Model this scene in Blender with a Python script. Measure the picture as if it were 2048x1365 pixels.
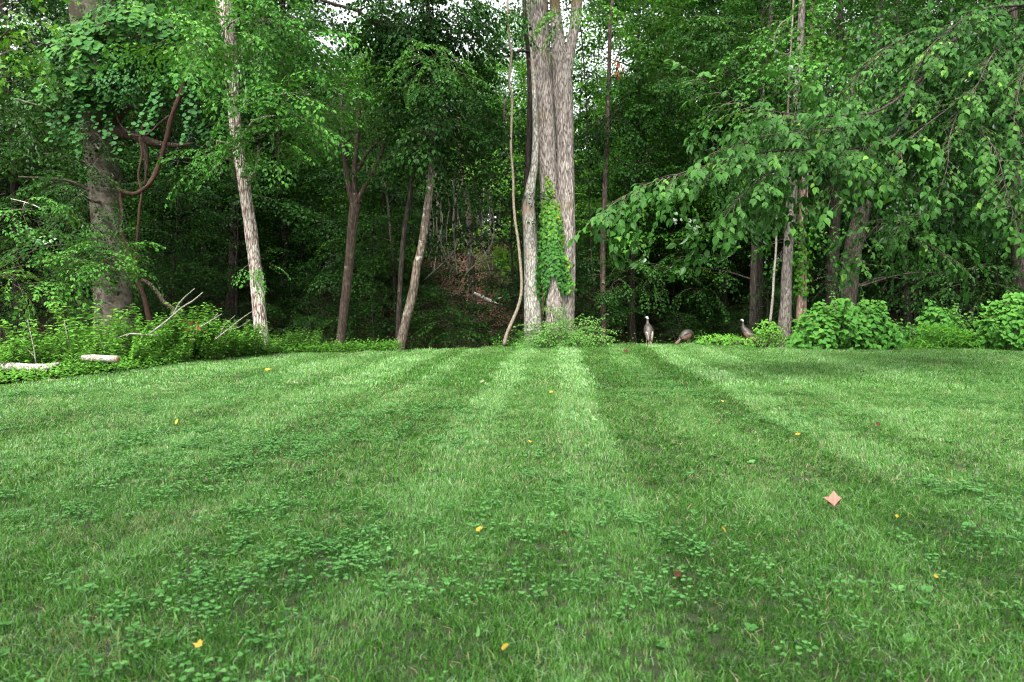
import bpy, math, random
import numpy as np
from mathutils import Vector, noise as mnoise
from mathutils.bvhtree import BVHTree

for _o in list(bpy.data.objects):
    bpy.data.objects.remove(_o)
random.seed(7)
RNG = np.random.default_rng(11)
sc = bpy.context.scene
COL = sc.collection
R = math.radians

# ------------------------------------------------------------------ camera, sky, sun, exposure
EYE, F_PX = 1.45, 1365.33            # 24 mm lens on a 36 mm sensor, photo 2048 px wide
PITCH = math.atan(82.5 / F_PX)
cd = bpy.data.cameras.new('camera')
cd.lens, cd.sensor_width, cd.clip_start, cd.clip_end = 24.0, 36.0, 0.1, 1000
cd.dof.use_dof, cd.dof.focus_distance, cd.dof.aperture_fstop = True, 17.0, 3.2
cam = bpy.data.objects.new('camera', cd)
COL.objects.link(cam)
cam.location = (0, 0, EYE)
cam.rotation_euler = (R(90) - PITCH, 0, 0)
sc.camera = cam

SUN_EL, SUN_ROT = R(58), R(200)      # behind the photographer, a little to one side
w = bpy.data.worlds.new('World'); sc.world = w; w.use_nodes = True
nt = w.node_tree; nt.nodes.clear()
sky = nt.nodes.new('ShaderNodeTexSky'); sky.sky_type = 'NISHITA'; sky.sun_disc = False
sky.sun_elevation, sky.sun_rotation = SUN_EL, SUN_ROT
sky.air_density, sky.dust_density, sky.ozone_density = 1.0, 4.0, 1.0
hs = nt.nodes.new('ShaderNodeHueSaturation'); hs.inputs['Saturation'].default_value = 0.14
bg = nt.nodes.new('ShaderNodeBackground'); bg.inputs['Strength'].default_value = 0.15
wo = nt.nodes.new('ShaderNodeOutputWorld')
nt.links.new(sky.outputs[0], hs.inputs['Color']); nt.links.new(hs.outputs[0], bg.inputs['Color'])
nt.links.new(bg.outputs[0], wo.inputs['Surface'])

sl = bpy.data.lights.new('sun', 'SUN'); sl.energy = 1.5; sl.angle = R(30); sl.color = (1.0, 0.95, 0.86)
so = bpy.data.objects.new('sun', sl); COL.objects.link(so)
_az = SUN_ROT
_sd = Vector((math.sin(_az) * math.cos(SUN_EL), math.cos(_az) * math.cos(SUN_EL), math.sin(SUN_EL)))
so.rotation_euler = _sd.to_track_quat('Z', 'Y').to_euler()

sc.view_settings.view_transform = 'Standard'; sc.view_settings.look = 'None'
sc.view_settings.exposure = 2.2; sc.view_settings.gamma = 1.0; sc.view_settings.use_curve_mapping = False
cy = sc.cycles
cy.max_bounces, cy.diffuse_bounces, cy.glossy_bounces, cy.transmission_bounces = 6, 4, 2, 4
cy.transparent_max_bounces = 4
cy.use_denoising = True
cy.denoising_prefilter = 'NONE'
cy.filter_width = 1.2
cy.caustics_reflective = cy.caustics_refractive = False

# ------------------------------------------------------------------ helpers
def P(px, py, Y):
    """point at distance Y (world y) seen at photo pixel (px, py)"""
    a, b = px - 1024.0, 682.5 - py
    cz, sz = math.cos(PITCH), math.sin(PITCH)
    d = np.array((a, b * sz + F_PX * cz, b * cz - F_PX * sz))
    return np.array((0, 0, EYE)) + d * (Y / d[1])

def nrmz(a):
    a = np.asarray(a, float)
    return a / np.maximum(np.linalg.norm(a, axis=-1, keepdims=True), 1e-9)

def sstep(t):
    t = np.clip(t, 0, 1); return t * t * (3 - 2 * t)

def mesh_np(name, V, T, tint=None, smooth=False, mats=(), midx=None):
    V = np.ascontiguousarray(V, np.float32).reshape(-1, 3); T = np.ascontiguousarray(T, np.int32).reshape(-1, 3)
    me = bpy.data.meshes.new(name)
    me.vertices.add(len(V)); me.vertices.foreach_set('co', V.ravel())
    me.loops.add(len(T) * 3); me.loops.foreach_set('vertex_index', T.ravel())
    me.polygons.add(len(T)); me.polygons.foreach_set('loop_start', np.arange(0, len(T) * 3, 3, dtype=np.int32))
    if smooth: me.polygons.foreach_set('use_smooth', np.ones(len(T), bool))
    for m in mats: me.materials.append(m)
    if midx is not None: me.polygons.foreach_set('material_index', np.asarray(midx, np.int32))
    if tint is not None:
        at = me.attributes.new('tint', 'FLOAT', 'FACE'); at.data.foreach_set('value', np.asarray(tint, np.float32))
    me.update(calc_edges=True)
    return me

def link(name, me, parent=None, kind=None, label=None, loc=None):
    o = bpy.data.objects.new(name, me); COL.objects.link(o)
    if parent is not None: o.parent = parent
    if loc is not None: o.location = loc
    if kind: o['kind'] = kind
    if label: o['label'] = label
    return o

def tag(o, label, cat, group=None):
    o['label'] = label; o['category'] = cat
    if group: o['group'] = group
    return o

def thing(name, label, cat, loc=(0, 0, 0), group=None, rz=0.0):
    o = bpy.data.objects.new(name, None); COL.objects.link(o)
    o.empty_display_size = 0.2
    o.location = loc; o.rotation_euler = (0, 0, rz)
    return tag(o, label, cat, group)

def dup(root, loc, rz=0.0, s=1.0, label=None, group=None, sz=None):
    r = root.copy(); COL.objects.link(r)
    r.location = loc; r.rotation_euler = (0, 0, rz); r.scale = (s, s, sz or s)
    if label: r['label'] = label
    if group: r['group'] = group
    for c in root.children:
        k = c.copy(); COL.objects.link(k); k.parent = r
        for g in c.children:
            q = g.copy(); COL.objects.link(q); q.parent = k
    return r

def spline(pts, step):
    """Catmull-Rom through rows of pts (any columns, first three xyz), resampled about every step metres"""
    p = np.asarray(pts, float)
    q = np.vstack([2 * p[0] - p[1], p, 2 * p[-1] - p[-2]])
    out = []
    for i in range(1, len(q) - 2):
        n = max(1, int(np.linalg.norm(q[i + 1, :3] - q[i, :3]) / step))
        t = np.linspace(0, 1, n, endpoint=False)[:, None]
        a, b, c, d = q[i - 1], q[i], q[i + 1], q[i + 2]
        out.append(0.5 * (2 * b + (c - a) * t + (2 * a - 5 * b + 4 * c - d) * t ** 2 + (3 * b - a - 3 * c + d) * t ** 3))
    out.append(p[-1:])
    return np.vstack(out)

def tube(pts, ra, rb=None, sides=8, bump=0.0, freq=3.0, seed=0.0, cap=True, ref=(1, 0, 0), flute=0.0):
    pts = np.asarray(pts, float); n = len(pts)
    ra = np.broadcast_to(np.asarray(ra, float), (n,)); rb = ra if rb is None else np.broadcast_to(np.asarray(rb, float), (n,))
    tan = nrmz(np.gradient(pts, axis=0))
    ref = np.asarray(ref, float); x = ref - tan[0] * (ref @ tan[0])
    if np.linalg.norm(x) < 1e-3: x = np.cross(tan[0], (0, 1, 0.1))
    X = np.zeros((n, 3)); X[0] = x / np.linalg.norm(x)
    for i in range(1, n):
        v = X[i - 1] - tan[i] * (X[i - 1] @ tan[i]); X[i] = v / max(np.linalg.norm(v), 1e-9)
    Yv = np.cross(tan, X)
    an = np.linspace(0, 2 * math.pi, sides, endpoint=False)
    ca, sa = np.cos(an), np.sin(an)
    k = np.ones((n, sides))
    if bump:
        al = np.concatenate([[0], np.cumsum(np.linalg.norm(np.diff(pts, axis=0), axis=1))])
        for i in range(n):
            for j in range(sides):
                k[i, j] += bump * mnoise.noise((ca[j] * 1.2 + seed, sa[j] * 1.2, al[i] * freq))
                if flute: k[i, j] += flute * mnoise.noise((ca[j] * 5 + seed, sa[j] * 5, al[i] * 0.5))
    V = pts[:, None, :] + X[:, None, :] * (k * ca * ra[:, None])[..., None] + Yv[:, None, :] * (k * sa * rb[:, None])[..., None]
    V = V.reshape(-1, 3)
    i, j = np.meshgrid(np.arange(n - 1), np.arange(sides), indexing='ij')
    a = (i * sides + j).ravel(); b = (i * sides + (j + 1) % sides).ravel()
    T = np.vstack([np.stack([a, b, b + sides], 1), np.stack([a, b + sides, a + sides], 1)])
    if cap:
        V = np.vstack([V, pts[0], pts[-1]]); m = n * sides
        s = np.arange(sides); s2 = (s + 1) % sides
        T = np.vstack([T, np.stack([np.full(sides, m), s2, s], 1), np.stack([np.full(sides, m + 1), s + m - sides, s2 + m - sides], 1)])
    return V, T

class Bag:
    """collects triangles (with one tint per triangle) for ONE mesh"""
    def __init__(s): s.V, s.T, s.C, s.M, s.n = [], [], [], [], 0
    def add(s, V, T, tint=0.5, m=0):
        s.V.append(V); s.T.append(np.asarray(T) + s.n); s.n += len(V)
        s.C.append(np.broadcast_to(np.asarray(tint, float), (len(T),))); s.M.append(np.full(len(T), m))
        return s
    def mesh(s, name, mats, org=(0, 0, 0), smooth=False):
        if not isinstance(mats, (list, tuple)): mats = [mats]
        if not s.V: return mesh_np(name, np.zeros((0, 3)), np.zeros((0, 3), int), np.zeros(0), mats=mats)
        return mesh_np(name, np.vstack(s.V) - np.asarray(org), np.vstack(s.T), np.concatenate(s.C), smooth, mats, np.concatenate(s.M))

# ------------------------------------------------------------------ materials (procedural)
def mat_new(name):
    m = bpy.data.materials.new(name); m.use_nodes = True
    t = m.node_tree; t.nodes.clear()
    o = t.nodes.new('ShaderNodeOutputMaterial')
    return m, t, o

def N(t, kind, **kw):
    n = t.nodes.new(kind)
    for k, v in kw.items():
        if k in n.inputs: n.inputs[k].default_value = v
        else: setattr(n, k, v)
    return n

def ramp(t, fac, stops, interp='LINEAR'):
    r = t.nodes.new('ShaderNodeValToRGB'); r.color_ramp.interpolation = interp
    e = r.color_ramp.elements
    while len(e) < len(stops): e.new(0.5)
    for q, (p, c) in zip(e, stops):
        q.position = p; q.color = (*c, 1) if len(c) == 3 else c
    t.links.new(fac, r.inputs[0]); return r.outputs[0]

def math_(t, op, a, b=None, clamp=False):
    n = t.nodes.new('ShaderNodeMath'); n.operation = op; n.use_clamp = clamp
    for i, v in enumerate((a, b)):
        if v is None: continue
        if isinstance(v, (int, float)): n.inputs[i].default_value = v
        else: t.links.new(v, n.inputs[i])
    return n.outputs[0]

def mixc(t, fac, a, b, mode='MIX'):
    n = t.nodes.new('ShaderNodeMix'); n.data_type = 'RGBA'; n.blend_type = mode
    for s, v in ((n.inputs[0], fac), (n.inputs[6], a), (n.inputs[7], b)):
        if isinstance(v, (int, float)): s.default_value = v
        elif isinstance(v, tuple): s.default_value = (*v, 1) if len(v) == 3 else v
        else: t.links.new(v, s)
    return n.outputs[2]

def leaf_mat(name, stops, trans=0.32, gloss=0.22, rough=0.42, instancer=False, rnd=0.25, red=.82):
    m, t, o = mat_new(name)
    a = N(t, 'ShaderNodeAttribute', attribute_name='tint')
    f = a.outputs['Fac']
    if instancer:
        b = N(t, 'ShaderNodeAttribute', attribute_name='itint', attribute_type='INSTANCER')
        g = math_(t, 'GREATER_THAN', f, 0.87)               # dry straw blades stay straw
        f = math_(t, 'ADD', math_(t, 'MULTIPLY', math_(t, 'MINIMUM', math_(t, 'ADD', f, b.outputs['Fac'], True), 0.85), math_(t, 'SUBTRACT', 1.0, g)), math_(t, 'MULTIPLY', f, g))
    elif rnd:
        oi = N(t, 'ShaderNodeObjectInfo')
        q = math_(t, 'MULTIPLY', math_(t, 'SUBTRACT', oi.outputs['Random'], 0.5), rnd)
        f = math_(t, 'ADD', f, q, True)
    stops = [(p_, (q_[0] * red, q_[1], q_[2]) if q_[1] > 1.4 * q_[0] else q_) for p_, q_ in stops]
    c = ramp(t, f, stops)
    d = N(t, 'ShaderNodeBsdfDiffuse'); t.links.new(c, d.inputs['Color'])
    tr = N(t, 'ShaderNodeBsdfTranslucent')
    t.links.new(mixc(t, 1.0, c, (1.25, 1.3, 0.6), 'MULTIPLY'), tr.inputs['Color'])
    mx = N(t, 'ShaderNodeMixShader'); mx.inputs[0].default_value = trans
    t.links.new(d.outputs[0], mx.inputs[1]); t.links.new(tr.outputs[0], mx.inputs[2])
    gl = N(t, 'ShaderNodeBsdfGlossy'); gl.inputs['Roughness'].default_value = rough
    fr = N(t, 'ShaderNodeFresnel', IOR=1.4)
    mg = N(t, 'ShaderNodeMixShader')
    t.links.new(math_(t, 'MULTIPLY', fr.outputs[0], gloss), mg.inputs[0])
    t.links.new(mx.outputs[0], mg.inputs[1]); t.links.new(gl.outputs[0], mg.inputs[2])
    t.links.new(mg.outputs[0], o.inputs['Surface'])
    return m

def bark_mat(name, base, dark, alt=None, scale=(9, 9, 1.2), depth=0.6, moss=None, patch=0.5, pscale=1.6, crack=(0.35, 0.62), dist=0.03, rough=0.9, vor=0.9):
    m, t, o = mat_new(name)
    tc = N(t, 'ShaderNodeTexCoord')
    mp = N(t, 'ShaderNodeMapping'); mp.inputs['Scale'].default_value = scale
    t.links.new(tc.outputs['Object'], mp.inputs[0])
    n1 = N(t, 'ShaderNodeTexNoise', Scale=1.0, Detail=5.0, Roughness=0.65, Distortion=0.6); t.links.new(mp.outputs[0], n1.inputs['Vector'])
    v = N(t, 'ShaderNodeTexVoronoi', Scale=1.3, feature='DISTANCE_TO_EDGE'); t.links.new(mp.outputs[0], v.inputs['Vector'])
    h = math_(t, 'ADD', math_(t, 'MULTIPLY', n1.outputs[0], 0.8), math_(t, 'MULTIPLY', v.outputs[0], vor))
    c = ramp(t, h, [(crack[0], dark), (crack[1], base), (min(1, crack[1] + 0.3), tuple(min(1, x * 1.25) for x in base))])
    n2 = N(t, 'ShaderNodeTexNoise', Scale=pscale, Detail=4.0, Roughness=0.6); t.links.new(tc.outputs['Object'], n2.inputs['Vector'])
    if alt:
        c = mixc(t, ramp(t, n2.outputs[0], [(patch, (0, 0, 0)), (patch + 0.08, (1, 1, 1))]), c, alt)
    if moss:
        n3 = N(t, 'ShaderNodeTexNoise', Scale=pscale * 0.6, Detail=3.0); t.links.new(tc.outputs['Object'], n3.inputs['Vector'])
        c = mixc(t, math_(t, 'MULTIPLY', ramp(t, n3.outputs[0], [(0.56, (0, 0, 0)), (0.68, (1, 1, 1))]), 0.75), c, moss)
    n4 = N(t, 'ShaderNodeTexNoise', Scale=60.0, Detail=2.0); t.links.new(tc.outputs['Object'], n4.inputs['Vector'])
    c = mixc(t, 0.35, c, ramp(t, n4.outputs[0], [(0.3, (0.25, 0.25, 0.25)), (0.7, (0.95, 0.95, 0.95))]), 'OVERLAY')
    d = N(t, 'ShaderNodeBsdfPrincipled', Roughness=rough); t.links.new(c, d.inputs['Base Color'])
    d.inputs['Specular IOR Level'].default_value = 0.2
    b = N(t, 'ShaderNodeBump', Strength=depth, Distance=dist); t.links.new(h, b.inputs['Height'])
    t.links.new(b.outputs[0], d.inputs['Normal']); t.links.new(d.outputs[0], o.inputs['Surface'])
    return m

def plain_mat(name, stops, scale=20.0, rough=0.8, coord='Object', bump=0.0, stretch=(1, 1, 1), trans=0.0):
    m, t, o = mat_new(name)
    tc = N(t, 'ShaderNodeTexCoord'); mp = N(t, 'ShaderNodeMapping'); mp.inputs['Scale'].default_value = stretch
    t.links.new(tc.outputs[coord], mp.inputs[0])
    n = N(t, 'ShaderNodeTexNoise', Scale=scale, Detail=4.0, Roughness=0.65); t.links.new(mp.outputs[0], n.inputs['Vector'])
    c = ramp(t, n.outputs[0], stops)
    d = N(t, 'ShaderNodeBsdfPrincipled', Roughness=rough); t.links.new(c, d.inputs['Base Color'])
    d.inputs['Specular IOR Level'].default_value = 0.25
    if bump:
        b = N(t, 'ShaderNodeBump', Strength=bump, Distance=0.02); t.links.new(n.outputs[0], b.inputs['Height']); t.links.new(b.outputs[0], d.inputs['Normal'])
    t.links.new(d.outputs[0], o.inputs['Surface'])
    return m

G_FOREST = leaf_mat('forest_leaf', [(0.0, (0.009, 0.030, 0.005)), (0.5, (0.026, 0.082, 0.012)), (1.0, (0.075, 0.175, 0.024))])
G_DEEP = leaf_mat('shade_darkened_leaf', [(0.0, (0.007, 0.022, 0.004)), (0.5, (0.021, 0.066, 0.010)), (1.0, (0.068, 0.155, 0.022))])  # forest leaf colour darkened to stand in for interior shade
G_BRIGHT = leaf_mat('fresh_or_backlit_leaf', [(0.0, (0.040, 0.120, 0.014)), (0.5, (0.085, 0.215, 0.022)), (1.0, (0.17, 0.31, 0.035))])
G_VINE = leaf_mat('round_vine_leaf', [(0.0, (0.022, 0.072, 0.020)), (0.5, (0.042, 0.125, 0.030)), (1.0, (0.09, 0.20, 0.03))], trans=0.2)
G_ELM = leaf_mat('elm_leaf', [(0.0, (0.016, 0.050, 0.009)), (0.5, (0.036, 0.100, 0.016)), (0.85, (0.070, 0.160, 0.028)), (1.0, (0.16, 0.27, 0.035))], trans=0.25, gloss=0.2, rough=0.4)
G_BUSH = leaf_mat('broad_bush_leaf', [(0.0, (0.030, 0.105, 0.014)), (0.5, (0.062, 0.175, 0.024)), (1.0, (0.125, 0.27, 0.040))], trans=0.25)
G_IVY = leaf_mat('ivy_leaf', [(0.0, (0.030, 0.095, 0.026)), (0.45, (0.070, 0.18, 0.030)), (0.8, (0.16, 0.30, 0.035)), (1.0, (0.36, 0.27, 0.03))], trans=0.25, rnd=0.0)
G_WEED = leaf_mat('weedy_shrub_leaf', [(0.0, (0.045, 0.130, 0.014)), (0.5, (0.100, 0.235, 0.026)), (0.95, (0.17, 0.34, 0.04)), (1.0, (0.24, 0.36, 0.05))], rnd=0.12)
G_FINE = leaf_mat('base_shrub_leaf', [(0.0, (0.050, 0.130, 0.022)), (0.5, (0.095, 0.220, 0.040)), (1.0, (0.18, 0.31, 0.07))])
G_BLADE = leaf_mat('grass_blade', [(0.0, (0.010, 0.046, 0.004)), (0.35, (0.058, 0.182, 0.016)), (0.6, (0.138, 0.310, 0.058)), (0.86, (0.29, 0.44, 0.21)), (0.9, (0.30, 0.26, 0.14)), (1.0, (0.36, 0.32, 0.18))], trans=0.3, gloss=0.26, rough=0.42, red=.92, instancer=True)
G_CLOVER = leaf_mat('clover_leaf', [(0.0, (0.036, 0.110, 0.022)), (0.5, (0.080, 0.195, 0.044)), (1.0, (0.15, 0.29, 0.08))], trans=0.2, instancer=True)

B_TULIP = bark_mat('furrowed_bark', (0.40, 0.355, 0.32), (0.085, 0.068, 0.06), scale=(21, 21, 3.0), depth=1.0, moss=(0.16, 0.12, 0.04), pscale=1.3, crack=(0.40, 0.66), dist=0.05)
B_GREY = bark_mat('pale_lichen_bark', (0.42, 0.41, 0.36), (0.13, 0.12, 0.10), alt=(0.34, 0.25, 0.20), scale=(16, 16, 4), depth=0.8, patch=0.58, pscale=2.2, crack=(0.42, 0.62), dist=0.03)
B_SCALY = bark_mat('scaly_pale_bark', (0.50, 0.45, 0.40), (0.10, 0.06, 0.045), alt=(0.22, 0.13, 0.09), scale=(15, 15, 3.0), depth=1.0, patch=0.60, pscale=5.0, crack=(0.40, 0.60), dist=0.04)
B_BEECH = bark_mat('smooth_mottled_bark', (0.21, 0.195, 0.155), (0.085, 0.075, 0.058), alt=(0.050, 0.043, 0.030), scale=(5, 5, 7), depth=0.8, patch=0.50, pscale=2.6, moss=(0.07, 0.085, 0.03), crack=(0.3, 0.6), dist=0.03, vor=0.1)
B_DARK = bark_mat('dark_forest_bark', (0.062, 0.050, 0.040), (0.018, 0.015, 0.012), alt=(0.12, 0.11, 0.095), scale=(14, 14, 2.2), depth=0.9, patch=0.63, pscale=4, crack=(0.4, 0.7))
B_BROWN = bark_mat('brown_fork_bark', (0.115, 0.085, 0.066), (0.045, 0.032, 0.025), alt=(0.30, 0.28, 0.25), scale=(16, 16, 3), depth=0.8, patch=0.64, pscale=6, crack=(0.4, 0.66))
B_PINK = bark_mat('pinkish_bark', (0.30, 0.21, 0.165), (0.09, 0.06, 0.045), alt=(0.36, 0.30, 0.27), scale=(14, 14, 2.5), depth=0.8, patch=0.58, pscale=3, crack=(0.36, 0.62))
B_VINE = bark_mat('red_brown_vine_bark', (0.075, 0.041, 0.030), (0.05, 0.026, 0.02), scale=(30, 30, 6), depth=0.9, crack=(0.38, 0.66), dist=0.015)
B_LIANA = bark_mat('tan_liana_bark', (0.25, 0.21, 0.155), (0.10, 0.08, 0.06), scale=(30, 30, 7), depth=0.6, crack=(0.35, 0.6), dist=0.01)
B_TRUNK = bark_mat('grey_brown_bark', (0.19, 0.168, 0.15), (0.05, 0.042, 0.036), alt=(0.27, 0.25, 0.225), scale=(18, 18, 3), depth=0.9, patch=0.6, pscale=3, crack=(0.38, 0.66))
B_STICK = bark_mat('grey_dead_stick', (0.27, 0.25, 0.22), (0.10, 0.085, 0.07), scale=(25, 25, 20), depth=0.6)
B_DRY = bark_mat('dry_vine_bark', (0.20, 0.17, 0.14), (0.08, 0.065, 0.05), scale=(30, 30, 8), depth=0.4)
B_DEAD = bark_mat('weathered_dead_wood', (0.44, 0.41, 0.37), (0.14, 0.12, 0.10), alt=(0.22, 0.18, 0.14), scale=(18, 18, 18), depth=0.8, patch=0.58, pscale=5, crack=(0.35, 0.62), dist=0.02)
M_TWIG = plain_mat('twig', [(0.3, (0.06, 0.048, 0.035)), (0.7, (0.13, 0.105, 0.075))], 30)

# ------------------------------------------------------------------ leaf templates: unit length along +y, face +z
def _fan(outline):
    V = np.array([(0, 0, 0)] + [(x, y, z) for x, y, z in outline], float)
    n = len(outline)
    return V, np.array([(0, i, i + 1) for i in range(1, n)], int)

L_SMALL = (np.array([(0, 0, 0), (.30, .42, .06), (-.30, .42, .06), (0, 1, -.06)]), np.array([(0, 1, 3), (0, 3, 2)]))
L_OVATE = (np.array([(0, 0, 0), (.27, .26, .05), (.25, .62, .02), (0, 1, -.14), (-.25, .62, .02), (-.27, .26, .05)]),
           np.array([(0, 1, 2), (0, 2, 3), (0, 3, 4), (0, 4, 5)]))
def _large(ws, droop=0.28, up=0.09):
    ys = np.linspace(0, 1, len(ws)); V = [(0, 0, 0)]; T = []
    for y, wd in zip(ys[1:-1], ws[1:-1]):
        z = -droop * y * y; V += [(-wd, y - .05 * wd, z + up), (0, y, z), (wd, y - .05 * wd, z + up)]
    V.append((0, 1, -droop))
    n = len(ws) - 2
    T += [(0, 2, 1), (0, 3, 2)]
    for k in range(n - 1):
        a = 1 + 3 * k
        T += [(a, a + 1, a + 4), (a, a + 4, a + 3), (a + 1, a + 2, a + 5), (a + 1, a + 5, a + 4)]
    a = 1 + 3 * (n - 1); e = 1 + 3 * n
    T += [(a, a + 1, e), (a + 1, a + 2, e)]
    return np.array(V, float), np.array(T, int)
L_LARGE = _large([0, .20, .285, .29, .22, .11, 0])
L_BROAD = _large([0, .30, .39, .36, .24, .10, 0], 0.22, 0.07)
def _round():
    a = np.linspace(-0.5 * math.pi, 1.5 * math.pi, 10)[1:-1]
    o = [(0.06, -0.06, 0)] + [(0.52 * math.cos(t), 0.47 + 0.5 * math.sin(t), 0.05 - 0.12 * abs(math.sin(t))) for t in a] + [(-0.06, -0.06, 0)]
    return _fan(o)
L_ROUND = _round()
def _lobed(depth=0.55, five=True):
    tips = [(-35, .55), (15, .85), (90, 1.0), (165, .85), (215, .55)]
    o = []
    for k, (an, r) in enumerate(tips):
        o.append((r * .62 * math.cos(R(an)), .32 + r * .68 * math.sin(R(an)), -.10 * r))
        if k < 4:
            am = (an + tips[k + 1][0]) / 2; o.append((depth * .55 * math.cos(R(am)), .32 + depth * .55 * math.sin(R(am)), .04))
    V, T = _fan(o); return V, T
L_LOBED = _lobed()
L_IVY = _lobed(0.72)

def leaves(tpl, pos, yd, nr, size, tint):
    """n copies of a leaf template -> V, T, tint per triangle"""
    TV, TT = tpl; n = len(pos)
    yd = nrmz(yd); x = nrmz(np.cross(yd, nr)); z = np.cross(x, yd)
    M = np.stack([x, yd, z], 1)                                  # rows = local axes
    V = np.einsum('kc,ncd->nkd', TV, M) * np.asarray(size)[:, None, None] + pos[:, None, :]
    T = TT[None] + (np.arange(n) * len(TV))[:, None, None]
    return V.reshape(-1, 3), T.reshape(-1, 3), np.repeat(np.clip(tint, 0, 1), len(TT))

def make_spray(rng, length=1.0, nside=6, leaf=0.10, droop=0.12, gap=0.075, spread=0.62, flat=0.3):
    """one leafy branchlet along +y, leaves in two ranks: dict of arrays, plus its twigs"""
    pos, yd, nr, sz, twigs = [], [], [], [], []
    def axis(o, d, L, lv):
        n = max(2, int(L / gap)); d = nrmz(d); p = np.array(o, float); pts = [p.copy()]
        side = rng.choice((-1, 1))
        for i in range(n):
            d = nrmz(d + np.array((rng.normal(0, .07), rng.normal(0, .05), -droop * gap / max(L, .1) * 2 + rng.normal(0, .05))))
            p = p + d * (L / n); pts.append(p.copy())
            if lv == 1 or i > n * .25:
                s = side * (1 if i % 2 else -1); sd = np.array((d[1], -d[0], 0)) * s
                y = nrmz(d * .65 + sd * .9 + np.array((0, 0, rng.normal(-.22, .2))))
                pos.append(p.copy()); yd.append(y); nr.append(nrmz(np.array((rng.normal(0, flat), rng.normal(0, flat), 1.0)))); sz.append(leaf * rng.uniform(.65, 1.15))
            if lv == 0 and i > n * .12 and i % max(1, n // nside) == 0:
                s = side * (1 if (i // max(1, n // nside)) % 2 else -1)
                sd = np.array((d[1], -d[0], 0)) * s
                axis(p, d * .75 + sd * .8, L * spread * (1 - .55 * i / n) * rng.uniform(.7, 1.1), 1)
        pos.append(p); yd.append(nrmz(d + np.array((0, 0, -.2)))); nr.append(np.array((0, 0, 1.0))); sz.append(leaf * rng.uniform(.8, 1.1))
        twigs.append(np.array(pts))
    axis((0, 0, 0), (0, 1, 0.05), length, 0)
    return dict(pos=np.array(pos), yd=np.array(yd), nr=np.array(nr), sz=np.array(sz), twigs=twigs)

def place_sprays(vs, O, D, S, tint, rng, upj=0.25, tj=0.16):
    """vs: spray variants; O origins, D directions, S scales, tint per spray -> pos, yd, nr, size, tint of all leaves and the twig lines"""
    out = [[], [], [], [], []]; tw = []
    D = nrmz(D)
    for o, d, s, ti in zip(O, D, S, tint):
        v = vs[rng.integers(len(vs))]
        up = np.array((rng.normal(0, upj), rng.normal(0, upj), 1.0)); x = nrmz(np.cross(d, up)); z = np.cross(x, d)
        M = np.stack([x, d, z])
        out[0].append(v['pos'] @ M * s + o); out[1].append(v['yd'] @ M); out[2].append(v['nr'] @ M); out[3].append(v['sz'] * s)
        out[4].append(ti + rng.normal(0, tj, len(v['pos'])))
        tw.append(v['twigs'][-1] @ M * s + o)
    if not out[0]: return [np.zeros((0, 3))] * 3 + [np.zeros(0)] * 2 + [[]]
    return [np.concatenate(a) for a in out] + [tw]

_r = np.random.default_rng(5)
SP_FINE = [make_spray(_r, 1.0, 7, .085, .25, .07) for _ in range(5)]
SP_WIDE = [make_spray(_r, 1.1, 6, .125, .3, .10) for _ in range(5)]
SP_FAR = [make_spray(_r, 1.3, 5, .17, .3, .14) for _ in range(5)]
SP_LOBE = [make_spray(_r, 0.9, 4, .135, .4, .13, flat=.4) for _ in range(4)]
SP_DEEP = [make_spray(_r, 1.9, 5, .30, .3, .22) for _ in range(5)]
SP_ELM = [make_spray(_r, 1.0, 4, .155, .55, .10, flat=.35) for _ in range(5)]
# ------------------------------------------------------------------ the ground
EDGE_FAR = np.array([(-60, 15.5), (-7.2, 17.0), (-5.7, 18.2), (-1.8, 19.7), (1.2, 21.2), (4.4, 22.0), (30, 22.3), (80, 22.6)])
EDGE_SIDE = np.array([(-40, -24), (0, -14), (8, -10), (11.3, -8.5), (14.1, -7.6), (17.2, -7.2), (40, -7.2)])
def outside(x, y):
    """how far (m) beyond the lawn's edge"""
    return np.maximum(y - np.interp(x, EDGE_FAR[:, 0], EDGE_FAR[:, 1]), np.interp(y, EDGE_SIDE[:, 0], EDGE_SIDE[:, 1]) - x)
def ground(x, y):
    x, y = np.asarray(x, float), np.asarray(y, float)
    d = outside(x, y)
    z = -1.15 * sstep((d - .1) / 5.0)
    side = 0.45 + 0.55 * sstep(1 - np.abs(x + 2.5) / 16.0)
    z = z + 6.6 * sstep((y - 25.5) / 17.5) * side
    z = z + np.where(d > 1, 0.16 * np.sin(x * .9 + 1.3 * np.sin(y * .5)) * np.cos(y * .8) * np.clip(d - 1, 0, 1), 0)
    return z + 0.015 * np.sin(x * 1.1 + .4) * np.cos(y * .9) * (d <= 0)

def grid_mesh(name, xs, ys, zf, mat, keep=None, dz=0.0):
    X, Yy = np.meshgrid(xs, ys, indexing='ij'); V = np.stack([X, Yy, zf(X, Yy) + dz], -1).reshape(-1, 3)
    n = len(ys); i, j = np.meshgrid(np.arange(len(xs) - 1), np.arange(n - 1), indexing='ij')
    a = (i * n + j).ravel(); T = np.vstack([np.stack([a, a + n, a + n + 1], 1), np.stack([a, a + n + 1, a + 1], 1)])
    if keep is not None:
        c = V[T].mean(1); T = T[keep(c[:, 0], c[:, 1])]
    return mesh_np(name, V, T, smooth=True, mats=[mat])

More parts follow.
